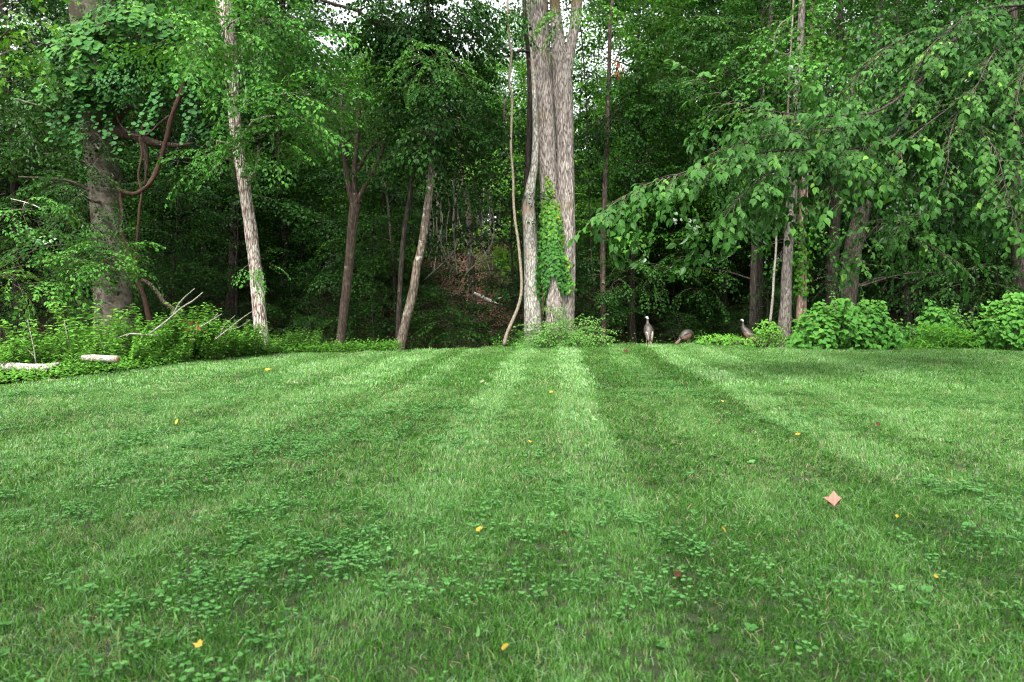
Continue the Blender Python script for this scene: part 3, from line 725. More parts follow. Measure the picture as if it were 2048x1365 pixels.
def leaf_things(root, tpl, mat, pos, yd, nr, sz, tn, name='leaf', rest='foliage', limit=300, score=None, nmesh=8):
    """the leaves that show largest as parts of their own (shared meshes); the rest as one part"""
    if score is None: score = sz / np.maximum(pos[:, 1], 1)
    order = np.argsort(-score); big, few = order[:limit], order[limit:]
    ms = []
    for k in range(nmesh):
        t_ = np.quantile(tn, (k + .5) / nmesh)
        ms.append(mesh_np(name, tpl[0], tpl[1], np.full(len(tpl[1]), t_), mats=[mat], smooth=len(tpl[1]) > 12))
    qs = np.quantile(tn, np.arange(1, nmesh) / nmesh)
    org = np.array(root.location)
    from mathutils import Matrix
    for i in big:
        y = nrmz(yd[i]); x = nrmz(np.cross(y, nr[i])); z = np.cross(x, y)
        o = bpy.data.objects.new(name, ms[int(np.searchsorted(qs, tn[i]))]); COL.objects.link(o); o.parent = root
        M = Matrix(((*(np.array((x[0], y[0], z[0])) * sz[i]), pos[i][0] - org[0]), (*(np.array((x[1], y[1], z[1])) * sz[i]), pos[i][1] - org[1]),
                    (*(np.array((x[2], y[2], z[2])) * sz[i]), pos[i][2] - org[2]), (0, 0, 0, 1)))
        o.matrix_local = M
    if len(few):
        b = Bag().add(*leaves(tpl, pos[few], yd[few], nr[few], sz[few], tn[few]))
        link(rest, b.mesh(rest, mat, org=org, smooth=len(tpl[1]) > 12), root, kind='stuff')

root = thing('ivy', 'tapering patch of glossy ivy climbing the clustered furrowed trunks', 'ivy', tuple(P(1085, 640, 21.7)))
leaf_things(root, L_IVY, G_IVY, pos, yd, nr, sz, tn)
for q in ([(1086, 640, 3), (1087, 560, 3), (1095, 450, 2.5), (1096, 352, 1.5)], [(1128, 590, 2.5), (1126, 500, 2.5), (1110, 420, 1.5)]):
    sp = spline(line(q, 21.7), .3)
    for k in range(len(sp)):
        d = Vector(sp[k, :3] - np.array((0, 0, EYE))).normalized(); h = bvh.ray_cast(Vector((0, 0, EYE)), d)
        if h[0] is not None: sp[k, :3] = np.array(h[0]) + (0, -.01, 0)
    V, T = tube(sp[:, :3], sp[:, 3], sides=5); link('stem', mesh_np('stem', V - np.array(root.location), T, smooth=True, mats=[B_VINE]), root)

# --- thin trunks towards the other side
for nm, lab, pts, Y, bk, gs in (
    ('straight_tree', 'thin straight dark trunk between the triple trunk and the standing bird', [(1208, 692, 12), (1206, 600, 11.5), (1205, 520, 11), (1208, 420, 10.5), (1212, 330, 10), (1215, 250, 9), (1218, 150, 8), (1222, 30, 7)], 24.5, B_BROWN,
     [(1250, 190, 80, 80, 24.5, 60, 1, .36), (1225, 300, 70, 70, 25, 40, 1, .42), (1255, 555, 70, 50, 23.6, 34, .8, .58), (1190, 240, 50, 60, 26, 20, 1, .5)]),
    ('young_sapling', 'thin pale sapling stem just beside the thin straight dark trunk', [(1192, 630, 6), (1190, 590, 5), (1186, 560, 4), (1182, 500, 3)], 25, B_DARK, [(1185, 500, 30, 40, 25, 12, .8, .45)]),
    ('spotted_tree', 'slim dark trunk with pale spots behind the bird in the weeds', [(1505, 650, 14), (1507, 560, 13), (1509, 480, 12), (1513, 400, 12), (1516, 330, 11), (1525, 200, 10), (1540, 50, 9), (1546, -40, 8)], 23.5, B_DARK,
     [(1395, 120, 120, 110, 24, 100, 1, .46), (1370, 310, 80, 80, 24.5, 46, 1, .38), (1530, 330, 90, 80, 23.5, 44, 1, .36), (1390, 540, 80, 70, 25.5, 40, .9, .36), (1500, 80, 80, 80, 23, 44, 1, .42)]),
    ('grey_maple_tree', 'grey trunk flaring at its base beside the broad-leaved bush', [(1569, 660, 28), (1571, 620, 23), (1573, 560, 20), (1576, 500, 18.5), (1582, 420, 20), (1588, 330, 18), (1592, 230, 16), (1600, 100, 14), (1606, -20, 12)], 20.9, B_TRUNK,
     [(1640, 130, 100, 120, 18.5, 90, 1, .55), (1560, 130, 60, 90, 20, 40, 1, .45), (1600, 470, 60, 40, 21, 20, .9, .4)]),
    ('dark_leaning_tree', 'thick dark leaning trunk in the shade behind the broad-leaved bush', [(1690, 660, 34), (1697, 580, 33), (1706, 500, 32), (1722, 430, 30), (1738, 330, 26), (1750, 200, 22), (1756, 60, 18), (1760, -40, 14)], 22.5, B_DARK,
     [(1830, 330, 150, 110, 23.5, 90, 1.1, .3), (1780, 100, 120, 110, 22.5, 80, 1.1, .34), (1950, 560, 120, 50, 23, 40, 1, .28), (1660, 560, 60, 30, 23, 16, .9, .35), (1840, 560, 80, 40, 24, 24, 1, .3)]),
    ('shade_tree', 'thick shadowy trunk just beside the dark leaning trunk', [(1662, 660, 24), (1664, 560, 22), (1670, 460, 20), (1676, 330, 17), (1680, 150, 14), (1682, -20, 10)], 24.5, B_DARK, [(1690, 250, 90, 90, 25, 50, 1.1, .35)]),
    ('dim_tree', 'dim trunk standing in deep shade behind the fine grassy mound', [(1815, 670, 18), (1812, 600, 17), (1808, 520, 16), (1800, 400, 14), (1796, 200, 12), (1795, 0, 9)], 25, B_DARK, [(1900, 400, 120, 80, 25.5, 50, 1.1, .28), (1940, 180, 130, 120, 25, 70, 1.1, .32)]),
    ('edge_tree', 'dark trunk in the shade behind the tall bush at the lawn corner', [(2040, 690, 24), (2038, 600, 22), (2034, 480, 20), (2030, 300, 18), (2028, 100, 14), (2028, -20, 12)], 23, B_DARK, [(2060, 430, 100, 110, 22.5, 50, 1.1, .3), (2030, 130, 90, 130, 22.5, 60, 1.1, .36)])):
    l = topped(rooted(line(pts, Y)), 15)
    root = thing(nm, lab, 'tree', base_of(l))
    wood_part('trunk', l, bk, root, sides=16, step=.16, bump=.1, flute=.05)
    g = [cluster(rng, *a) for a in gs]
    limbs_to(rng, l, g, B_DARK, root, .035)
    lob = nm in ('grey_maple_tree',)
    if Y < 26: g.append(upper(rng, l[-1, 0], Y, 10.5, 16, 3.0, 60))
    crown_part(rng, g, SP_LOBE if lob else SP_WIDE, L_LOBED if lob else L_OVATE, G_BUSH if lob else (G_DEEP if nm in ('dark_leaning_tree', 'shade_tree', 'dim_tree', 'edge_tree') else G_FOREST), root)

# --- the creeper-clad trunk
l = topped(rooted(line([(1602, 640, 20), (1603, 590, 19), (1605, 500, 17), (1607, 400, 16), (1610, 300, 15), (1615, 200, 14), (1620, 100, 13), (1626, 0, 12), (1630, -60, 10)], 21.2)), 14)
root = thing('creeper_clad_tree', 'pinkish-brown trunk clad in leafy creeper, rising out of the bush', 'tree', base_of(l))
wood_part('trunk', l, B_PINK, root, sides=18, step=.12)
crown_part(rng, [upper(rng, l[-1, 0], 21, 10.5, 15, 2.6, 60)], SP_LOBE, L_LOBED, G_BUSH, root)
n = 1500; pos, nr, tn, sz = [], [], [], []
for i in range(n):
    py = rng.uniform(-20, 250) if rng.uniform() < .68 else rng.uniform(440, 590)
    a = np.array([np.interp(P(1024, py, 21.2)[2], l[:, 2], l[:, c]) for c in range(4)])
    an = rng.uniform(0, 6.28); rr = a[3] + abs(rng.normal(0, .20 if py < 300 else .12))
    dv = np.array((math.cos(an), math.sin(an), 0)); pos.append(np.array((a[0], a[1], P(1024, py, 21.2)[2])) + dv * rr); nr.append(dv + np.array((0, 0, .6)) + rng.normal(0, .2, 3)); tn.append(rng.normal(.5, .14)); sz.append(rng.uniform(.08, .15))
pos, nr, tn, sz = map(np.array, (pos, nr, tn, sz)); yd = np.stack([rng.normal(0, .5, n), rng.normal(0, .3, n) - .2, np.full(n, -.9)], 1)
root = thing('creeper', 'bright leafy creeper covering the pinkish-brown trunk', 'creeper', tuple(P(1603, 620, 21.0)))
link('foliage', Bag().add(*leaves(L_IVY, pos, yd, nr, sz, tn)).mesh('foliage', G_BRIGHT, org=root.location), root, kind='stuff')
V, T = tube(spline(l[1:8] + (0.02, -.13, 0, 0), .4)[:, :3], .02, sides=6); link('stem', mesh_np('stem', V - np.array(root.location), T, smooth=True, mats=[B_VINE]), root)

# --- vines and lianas
def vine(nm, lab, cat, lines, Y, mat, group=None, bump=.12, k=1.0):
    ls = [line(q, Y) * (1, 1, 1, k) for q in lines]
    root = thing(nm, lab, cat, tuple(float(v) for v in ls[0][0, :3]), group)
    for q in ls: wood_part('stem', q, mat, root, sides=8, step=.08, bump=bump, freq=3)
    return root
vine('twisted_vine', 'thick red-brown vine looping in front of the smooth grey trunk', 'vine',
     [[(376, 140, 13), (362, 185, 13), (345, 230, 13), (333, 275, 13), (324, 310, 13), (312, 345, 13), (296, 372, 13), (272, 387, 12), (250, 386, 12), (236, 378, 10)],
      [(300, 650, 13), (292, 610, 13), (284, 585, 13), (272, 555, 13), (264, 520, 13), (256, 495, 12), (243, 468, 11), (245, 430, 10), (241, 395, 10), (243, 380, 9)],
      [(268, 560, 8), (272, 520, 8), (275, 470, 7), (279, 420, 7), (283, 385, 7), (277, 350, 6), (284, 310, 6), (280, 280, 6), (286, 250, 5)]], 20.6, B_VINE, bump=.4, k=.68)
vine('trailing_vine', 'thin dark brown vine trailing to the ground beside the thick red-brown vine', 'vine', [[(282, 560, 8), (298, 568, 8), (315, 585, 8), (328, 605, 8), (345, 617, 8), (352, 640, 8)]], 20.8, B_BROWN)
vine('drooping_vine', 'thin vine sagging below the broken limb of the smooth grey tree', 'vine', [[(228, 215, 4), (238, 245, 4), (256, 265, 4), (275, 272, 4), (297, 268, 4), (318, 248, 4), (338, 232, 4)]], 20.7, B_BROWN)
vine('hanging_liana', 'long tan liana hanging free beside the triple trunk', 'vine',
     [[(1014, -160, 5.5), (1015, 0, 5.5), (1016, 50, 5.5), (1019, 85, 6), (1023, 105, 6), (1020, 140, 6), (1018, 172, 6.5), (1024, 190, 6.5), (1023, 240, 6), (1022, 300, 6), (1026, 350, 6), (1027, 400, 6.5), (1030, 440, 6.5), (1036, 480, 7), (1040, 520, 7), (1043, 560, 7.5), (1042, 590, 7.5), (1036, 615, 8), (1026, 640, 8.5), (1015, 665, 9), (1008, 690, 10)]], 20.5, B_LIANA, k=.8)
vine('pale_vine', 'thin whitish vine hanging beside the flaring grey trunk', 'vine', [[(1540, 645, 5), (1545, 600, 5), (1548, 550, 4.5), (1552, 500, 4), (1554, 440, 4), (1560, 380, 3.5)]], 20, B_STICK)
vine('high_vine', 'pale vine with a thin loop hanging high beside the creeper', 'vine', [[(1576, 235, 3.5), (1578, 160, 3.5), (1582, 90, 3.5), (1587, 0, 3.5), (1588, -80, 3.5)], [(1578, 108, 2), (1560, 108, 2), (1549, 98, 2), (1549, 75, 2), (1560, 50, 2), (1572, 40, 2)]], 18.2, B_DRY)
vine('bare_bough', 'bare dark bough arching across the gap of open sky', 'branch', [[(640, 0, 6), (680, 12, 6), (715, 22, 7), (740, 42, 7), (780, 54, 6), (830, 58, 5), (870, 50, 4)], [(715, 22, 4), (735, 14, 3), (755, 12, 2)]], 19.5, B_DARK)
for i in range(22):
    px = rng.uniform(852, 985); Y = rng.uniform(23, 27); y1 = rng.uniform(490, 560); y0 = rng.uniform(330, 380); b_ = rng.normal(0, 12); c_ = rng.normal(-12, 22)
    vine('dead_vine', 'thin grey dead vine hanging over the leafy bank', 'vine', [[(px, y0, 1.8), (px + b_, (y0 * 2 + y1) / 3, 2.3), (px + b_ * .6, (y0 + 2 * y1) / 3, 2.3), (px + c_, y1, 1.8)]], Y, B_STICK, 'dead vines hanging before the bank', bump=0)
for lab, q, Y, w_ in (('pale fallen branch lying on the leafy bank, forked at its tip', [[(948, 586, 5), (970, 598, 8), (985, 605, 7), (1002, 612, 5)], [(982, 603, 4), (995, 598, 3), (1005, 595, 2)]], 28.5, 1),
                      ('thin fallen stick at the foot of the trunk on the bank', [[(955, 604, 2), (958, 614, 3), (962, 622, 3)]], 28, 1)):
    vine('fallen_branch', lab, 'branch', q, Y, B_DEAD)
# ------------------------------------------------------------------ the round-leaved vine on the big grey tree
rng = np.random.default_rng(9)
def blanket(n, px, py, rx, ry, Y, size, tint, dz=.9):
    """leaves lying on the face of a hanging curtain of vine"""
    a = rng.uniform(0, 6.283, n); r = np.sqrt(rng.uniform(0, 1, n)); k = rx * Y / F_PX; h = ry * Y / F_PX; c = P(px, py, Y)
    u, v = r * np.cos(a), r * np.sin(a)
    back = rng.uniform(0, 1, n) ** 2 * .7
    lump = .55 * np.array([mnoise.noise((x * 1.6, y * 1.6, px * .1)) for x, y in zip(u * k, v * h)]); u = u * (1 + .9 * lump); v = v * (1 + .7 * lump)
    pos = c + np.stack([u * k, -np.sqrt(np.maximum(0, 1 - r * r)) * dz * k * .6 + back + lump, v * h], 1)
    nr = nrmz(np.stack([u * .6 + rng.normal(0, .28, n), -.75 + rng.normal(0, .2, n), .75 + v * .3 + rng.normal(0, .2, n)], 1))
    yd = nrmz(np.stack([rng.normal(0, .5, n), rng.normal(-.5, .2, n), np.full(n, -.7)], 1))
    return pos, yd, nr, rng.uniform(.7, 1.15, n) * size, np.clip(tint + rng.normal(0, .14, n) + .25 * lump, 0, 1)
def cat(*a): return [np.concatenate(x) for x in zip(*a)]
root = thing('climbing_vine', 'climbing vine of round leaves draped over the smooth grey trunk', 'vine', tuple(P(235, 230, 20.9)))
leaf_things(root, L_ROUND, G_VINE, *cat(blanket(620, 180, 130, 90, 85, 20.4, .19, .68), blanket(520, 265, 70, 100, 60, 20.6, .19, .68), blanket(150, 130, 185, 55, 45, 20.5, .17, .75), blanket(240, 350, 110, 60, 70, 20.8, .15, .35)))
sv, sy, sn, ss, st_ = [], [], [], [], []
for k in range(26):                                                 # loose strands straggling down out of the mass
    px = rng.uniform(95, 400); p0 = P(px, rng.uniform(90, 235), 20.2 + rng.normal(0, .3)); L = rng.uniform(.5, 1.9); dx = rng.normal(0, .35)
    for i in range(int(L / .06)):
        f = i * .06; sv.append(p0 + (dx * f + rng.normal(0, .07), rng.normal(0, .07), -f)); sy.append((rng.normal(0, .6), -.5, -.7)); sn.append((rng.normal(0, .3), -.7, .8)); ss.append(rng.uniform(.08, .16)); st_.append(rng.normal(.55, .15))
b = Bag().add(*leaves(L_ROUND, np.array(sv), np.array(sy), nrmz(np.array(sn)), np.array(ss), np.array(st_)))
link('strands', b.mesh('strands', G_VINE, org=root.location), root, kind='stuff')
for q in ([(240, 235, 5), (225, 180, 5), (200, 120, 4), (210, 60, 4)], [(225, 180, 4), (270, 110, 4), (300, 50, 3)]):
    wood_part('stem', line(q, 20.75), B_VINE, root, sides=6, step=.1)
root = thing('smaller_vine', 'small-leaved creeper tangled below the round-leaved vine', 'vine', tuple(P(215, 215, 20.9)))
p_ = blanket(900, 235, 155, 75, 65, 20.3, .10, .5)
link('foliage', Bag().add(*leaves(L_OVATE, *p_)).mesh('foliage', G_VINE, org=root.location), root, kind='stuff')

# ------------------------------------------------------------------ the overhanging elm with large leaves in two ranks
l = np.vstack([rooted(line([(2190, 700, 40), (2180, 500, 36), (2150, 300, 32), (2110, 130, 28)], 15.5)), line([(2060, 0, 24), (2030, -150, 18)], 15.3)])
root = thing('elm_tree', 'elm with long drooping boughs of large pointed leaves hanging over the lawn', 'tree', base_of(l))
wood_part('trunk', l, B_DARK, root, sides=18, bump=.1)
boughs = [
    ([(2050, 10, 12, 15.3), (1930, 60, 11, 14.5), (1850, 150, 10, 13.5), (1760, 220, 8, 12.5), (1660, 232, 6, 11.6), (1560, 226, 5, 11), (1470, 200, 3.5, 10.6), (1395, 150, 2, 10.4)], 1.0),
    ([(1850, 150, 8, 13.5), (1790, 270, 7, 12.6), (1690, 300, 6, 11.8), (1580, 300, 5, 11.2), (1470, 315, 4, 10.8), (1370, 345, 3, 10.5), (1280, 375, 2.5, 10.3), (1195, 432, 1.5, 10.1)], 1.0),
    ([(1690, 300, 5, 11.8), (1640, 320, 4, 11.3), (1560, 335, 3, 10.9), (1500, 375, 2.5, 10.6), (1460, 420, 1.5, 10.4)], 1.0),
    ([(1790, 270, 6, 12.6), (1720, 300, 4, 12), (1680, 340, 3, 11.5), (1660, 400, 2, 11.1)], 1.0),
    ([(1760, 220, 5, 12.5), (1700, 250, 4, 11.9), (1600, 262, 3, 11.2), (1520, 275, 2.4, 10.8), (1440, 300, 1.6, 10.5)], 1.0),
    ([(2110, 180, 10, 15.3), (1990, 200, 8, 13.8), (1930, 190, 7, 13.2), (1900, 215, 5, 12.8), (1830, 270, 4, 12.2), (1790, 330, 2, 11.9)], 1.0),
    ([(1930, 190, 6, 13.2), (1950, 250, 5, 12.6), (1990, 300, 4, 12), (2010, 370, 3, 11.6), (2030, 440, 2, 11.3)], 1.0),
    ([(1930, 190, 5, 13.2), (1900, 270, 4, 12.5), (1895, 330, 3, 12.1), (1880, 380, 2, 11.9)], .9),
    ([(1990, 200, 6, 13.8), (2040, 260, 5, 12.6), (2070, 340, 3, 11.9), (2060, 440, 2, 11.5)], 1.0),
    ([(2150, 330, 8, 15.4), (1990, 400, 6, 14.2), (1840, 430, 5, 13.4), (1790, 455, 4, 13), (1840, 480, 3, 12.6), (1905, 520, 1.6, 12.3)], .85),
    ([(1840, 430, 4, 13.4), (1770, 440, 3.5, 12.9), (1730, 480, 2.5, 12.5), (1705, 515, 1.4, 12.3)], .85),
    ([(2050, 10, 9, 15.3), (1960, 20, 7, 14), (1900, 60, 5, 13.2), (1860, 95, 3, 12.7), (1830, 150, 2, 12.4)], 1.0),
    ([(2090, 60, 9, 15.3), (2030, 70, 7, 13.8), (1985, 110, 5, 13), (1960, 160, 3, 12.6), (1940, 200, 2, 12.4)], 1.0),
    ([(2100, 90, 9, 15.3), (2060, 120, 6, 13), (2040, 170, 4, 12.3), (2030, 230, 2, 12)], 1.0),
    ([(1930, 60, 6, 14.5), (1840, 60, 5, 13.6), (1770, 100, 4, 13), (1720, 150, 2.5, 12.6), (1700, 190, 1.6, 12.4)], .9)]
pos, yd, nr, sz, tn, tws = [], [], [], [], [], []
def leafy_twig(o, d, L, s, t0):
    """a drooping twig with large pointed leaves in two ranks"""
    d = nrmz(d); p = np.array(o, float); pts = [p.copy()]; n = max(3, int(L / .075)); sd = np.cross(d, (0, 0, 1.0)); sd = nrmz(sd if np.linalg.norm(sd) > .1 else np.array((1.0, 0, 0)))
    for i in range(n):
        d = nrmz(d + np.array((rng.normal(0, .05), rng.normal(0, .05), -.055 + rng.normal(0, .04)))); p = p + d * (L / n); pts.append(p.copy())
        if i < 1: continue
        s_ = 1 if i % 2 else -1
        y = nrmz(d * .75 + sd * s_ * .8 + np.array((0, 0, -.32 + rng.normal(0, .15)))); up = nrmz(np.cross(sd, d)); up = up if up[2] > 0 else -up
        nn = nrmz(up + rng.normal(0, .32, 3) + np.array((0, -.25, .2)))
        pos.append(p.copy()); yd.append(y); nr.append(nn); sz.append(s * rng.uniform(.75, 1.1) * (1 - .35 * abs(i / n - .6))); tn.append(np.clip(t0 + rng.normal(0, .13), 0, .88))
    pos.append(p); yd.append(nrmz(d + (0, 0, -.2))); nr.append(nrmz(np.array((0, -.4, 1.0)))); sz.append(s); tn.append(t0)
    tws.append(np.array(pts))
for bi, (q, ls) in enumerate(boughs):
    a = line(q, 12); a[:, 3] *= .6; sp = spline(a, .12); wood_part('bough', a, B_DARK, root, sides=7, step=.12, bump=.1)
    n = len(sp); i0 = int(n * (.35 if bi < 2 else .2))
    acc = 0
    for i in np.repeat(np.arange(i0, n - 1), 2):
        if rng.uniform() > .8: continue
        d = nrmz(sp[min(i + 1, n - 1), :3] - sp[i - 1, :3]); sd = nrmz(np.cross(d, (0, 0, 1.0))) * (1 if rng.uniform() < .5 else -1)
        dd = d * rng.uniform(.4, 1.0) + sd * rng.uniform(.3, 1.0) + np.array((0, 0, rng.normal(-.12, .22)))
        t_ = rng.normal(.42, .17); Lt = rng.uniform(.4, 1.0) * ls * (1 - .35 * i / n)
        leafy_twig(sp[i, :3], dd, Lt, .132 * ls * rng.uniform(.7, 1.2), t_)
        if rng.uniform() < .55:
            m_ = tws[-1][len(tws[-1]) // 2]; leafy_twig(m_, dd + rng.normal(0, .6, 3) * (1, 1, .4) + (0, 0, -.25), Lt * .6, .12 * ls, t_)
    leafy_twig(sp[-1, :3], d, .5 * ls, .17 * ls, .6)
tipm = rng.uniform(size=len(pos)) < .012
pos, yd, nr, sz, tn = map(np.array, (pos, yd, nr, sz, tn)); tn[tipm] = 1.0
leaf_things(root, L_LARGE, G_ELM, pos, yd, nr, sz, tn, nmesh=10, rest='crown')
t = Bag()
for q in tws: t.add(*tube(q, np.linspace(.005, .002, len(q)), sides=3, cap=False))
link('twigs', t.mesh('twigs', M_TWIG, org=root.location), root, kind='stuff')
crown_part(rng, [upper(rng, 11.5, 16, 8.5, 13, 3.2, 70, 1.2, .4), cluster(rng, 1930, 90, 170, 100, 14.5, 90, 1, .2), cluster(rng, 1990, 300, 120, 150, 14.2, 80, 1, .2), cluster(rng, 1780, 200, 120, 80, 14.6, 50, 1, .25),
                 cluster(rng, 1640, 340, 160, 60, 12.6, 46, 1, .42), cluster(rng, 1400, 400, 130, 35, 11.6, 22, .95, .45), cluster(rng, 1820, 470, 110, 40, 13.8, 26, .9, .45), cluster(rng, 1560, 240, 130, 40, 12.2, 30, 1, .45)], SP_ELM, L_LARGE, G_ELM, root, name='upper_crown', twigs=False)

# ------------------------------------------------------------------ bushes with broad leaves
def bush(nm, lab, cat_, px0, px1, base, top, Y, n, size, tint, mat=G_BUSH, tpl=L_BROAD, limit=300, flat=False):
    x0, x1 = P(px0, base, Y)[0], P(px1, base, Y)[0]; cx, hw = (x0 + x1) / 2, (x1 - x0) / 2
    zb = float(ground(cx, Y)); H = P(px0, top, Y)[2] - zb
    root = thing(nm, lab, cat_, (cx, Y, zb))
    u = rng.uniform(-1, 1, n); v = rng.uniform(0, 1, n) ** .8; w_ = rng.uniform(0, 1, n) ** 2
    prof = (1 - np.abs(u) ** 4) ** .6 * (1 + .30 * np.array([mnoise.noise((a * hw * 1.3 + px0, 1.7, 0)) + .6 * mnoise.noise((a * hw * 3.7 + px0, 5.7, 0)) for a in u]))
    dep = np.sqrt(np.maximum(0, 1 - v * v)) * .9 + .1
    lump = np.array([mnoise.noise((a * hw * 1.6, b * 1.8, px0)) for a, b in zip(u, v)]) * .45
    pos = np.stack([cx + u * hw * (1 - .12 * v), Y - dep * min(hw, 1.1) * prof * (1 - .6 * w_) + lump + .45 * w_ + .3, zb + .08 + v * H * prof * (1 - .1 * w_)], 1)
    nr = nrmz(np.stack([u * .5 + rng.normal(0, .28, n), -.75 + rng.normal(0, .22, n), .55 + .5 * v + rng.normal(0, .2, n)], 1))
    yd = nrmz(np.stack([rng.normal(0, .6, n), -.5 + rng.normal(0, .25, n), -.55 + rng.normal(0, .25, n) + .5 * v ** 4], 1))
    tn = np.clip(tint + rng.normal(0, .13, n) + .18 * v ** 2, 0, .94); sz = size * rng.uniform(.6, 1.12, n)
    stems = []
    ex = [[], [], [], [], []]
    for k in range(int(10 + hw * 9)):                               # leggy shoots that stand out of the mass
        a = rng.uniform(-.95, .95); h = H * (1 - abs(a) ** 3 * .6) * rng.uniform(.75, 1.22); ph = rng.normal(0, .16)
        q = np.array([(cx + a * hw * .7, Y + .3, zb - .05, .014), (cx + a * hw * .85, Y + .1 + rng.normal(0, .2) - .3, zb + h * .5, .010), (cx + a * hw + ph, Y - .2 + rng.normal(0, .35), zb + h, .004)]); stems.append(q)
        qs = spline(q, .07)[:, :3]
        for i in range(int(len(qs) * .55), len(qs)):
            g_ = i * 2.4; f = i / len(qs); y_ = np.array((math.cos(g_), math.sin(g_) - .3, rng.normal(-.1, .3) + .6 * (f > .93)))
            ex[0].append(qs[i]); ex[1].append(y_); ex[2].append(nrmz(np.array((rng.normal(0, .3), -.4, 1)))); ex[3].append(size * rng.uniform(.5, .95) * (1.25 - .6 * f)); ex[4].append(min(.94, tint + .25 * f + rng.normal(0, .1)))
    pos, yd, nr = [np.vstack([p_, np.array(e_)]) for p_, e_ in zip((pos, yd, nr), ex[:3])]; sz, tn = [np.concatenate([p_, np.array(e_)]) for p_, e_ in zip((sz, tn), ex[3:])]
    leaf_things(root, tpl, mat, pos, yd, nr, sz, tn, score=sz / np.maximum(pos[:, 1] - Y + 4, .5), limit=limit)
    for q in stems:
        wood_part('stem', q, M_TWIG, root, sides=5, step=.3)
    return root
bush('broad_leaved_bush', 'wide rounded bush of broad heart-shaped leaves beside the flaring grey trunk', 'bush', 1584, 1800, 690, 600, 20.1, 1500, .19, .5)
bush('sprawling_bush', 'lower end of broad-leaved growth sloping down beside the wide rounded bush', 'bush', 1785, 1845, 690, 655, 20.6, 260, .16, .42, limit=100)
bush('shaded_bush', 'small broad-leaved bush in half shade behind the fine grassy mound', 'bush', 1838, 1935, 680, 610, 21.8, 420, .19, .42, limit=200)
bush('corner_bush', 'tall broad-leaved bush at the corner of the lawn past the grassy mound', 'bush', 1962, 2110, 692, 592, 19.6, 1100, .20, .5)
bush('weed_clump', 'clump of bright weeds growing beside the bird at the flaring trunk', 'weed', 1505, 1578, 690, 650, 20.0, 360, .10, .5, mat=G_WEED, tpl=L_OVATE, limit=0)
bush('low_weeds', 'low bright weeds between the feeding bird and the bird in the weeds', 'weed', 1395, 1500, 690, 674, 21.4, 240, .09, .5, mat=G_WEED, tpl=L_OVATE, limit=0)
# fine grassy mound
n = 5200; u = rng.uniform(-1, 1, n); hgt = (1 - u * u) ** .6; a, b_ = P(1780, 690, 20.3)[0], P(1975, 690, 20.3)[0]
zc = rng.uniform(0, 1, n) ** .7; pos = np.stack([(a + b_) / 2 + u * (b_ - a) / 2, 20.3 + rng.uniform(-.5, .9, n) + .2 - .5 * (1 - zc), zc * .62 * hgt * np.where(u < -.3, .55, 1)], 1)
yd = np.stack([rng.normal(0, .8, n), rng.normal(-.4, .5, n), rng.normal(.25, .45, n)], 1)
L_NARROW = (np.array([(-.06, 0, 0), (.06, 0, 0), (.07, .5, .03), (-.07, .5, .03), (0, 1, -.12)]), np.array([(0, 1, 2), (0, 2, 3), (3, 2, 4)]))
link('grassy_mound', Bag().add(*leaves(L_NARROW, pos, yd, nrmz(np.stack([rng.normal(0, .3, n), rng.normal(-.4, .3, n), np.ones(n)], 1)), rng.uniform(.13, .24, n), rng.normal(.4, .15, n))).mesh('grassy_mound', G_WEED), kind='stuff')

# shrub round the foot of the triple trunk
def sprayed(nm, lab, cat_, groups, variants, tpl, mat, loc):
    root = thing(nm, lab, cat_, loc); crown_part(rng, groups, variants, tpl, mat, root, name='foliage'); return root
z0 = P(1120, 688, 20.9)
sprayed('base_shrub', 'feathery pale green shrub round the foot of the triple trunk', 'shrub',
        [cluster(rng, 1150, 668, 42, 18, 20.7, 90, .75, .62, depth=.6, el=.05), cluster(rng, 1095, 660, 26, 28, 20.8, 50, .75, .55, depth=.5, el=.05), cluster(rng, 1065, 678, 22, 10, 20.6, 24, .65, .5, el=.1), cluster(rng, 1098, 625, 14, 16, 21.2, 8, .5, .45), cluster(rng, 1125, 678, 40, 10, 20.4, 34, .65, .6, el=.1)],
        SP_FINE, L_OVATE, G_FINE, tuple(float(v) for v in z0))

# ------------------------------------------------------------------ the weedy bank at the side
def weedy(rng, H, rad, n, leaf=.085):
    wood, lf = Bag(), Bag(); ps, yd, nr, sz, tn = [], [], [], [], []
    for s in range(n):
        az = rng.uniform(0, 6.28); r0 = rad * rng.uniform(0, .5); h = H * rng.uniform(.55, 1.0)
        tip = np.array((math.cos(az) * rad * rng.uniform(.4, 1), math.sin(az) * rad * rng.uniform(.4, 1), h))
        q = spline(np.array([(math.cos(az) * r0 * .4, math.sin(az) * r0 * .4, -.05), (tip[0] * .6, tip[1] * .6, h * .55), tuple(tip)]), .055)
        wood.add(*tube(q, np.linspace(.007, .002, len(q)), sides=4, cap=False)); t0 = rng.normal(.45, .12)
        for i in range(int(len(q) * .22), len(q)):
            for s_ in (0, math.pi):
                a = i * 2.2 + s_ + rng.normal(0, .3); f = i / len(q)
                y = np.array((math.cos(a), math.sin(a), rng.normal(.05, .25))); ps.append(q[i]); yd.append(y)
                nr.append(nrmz(np.array((-y[0] * .3 + rng.normal(0, .25), -y[1] * .3 + rng.normal(0, .25), 1)))); sz.append(leaf * rng.uniform(.7, 1.25) * (1.1 - .45 * f)); tn.append(min(.93, t0 + .22 * f + rng.normal(0, .1)))
    lf.add(*leaves(L_OVATE, np.array(ps), np.array(yd), np.array(nr), np.array(sz), np.array(tn)))
    return wood, lf
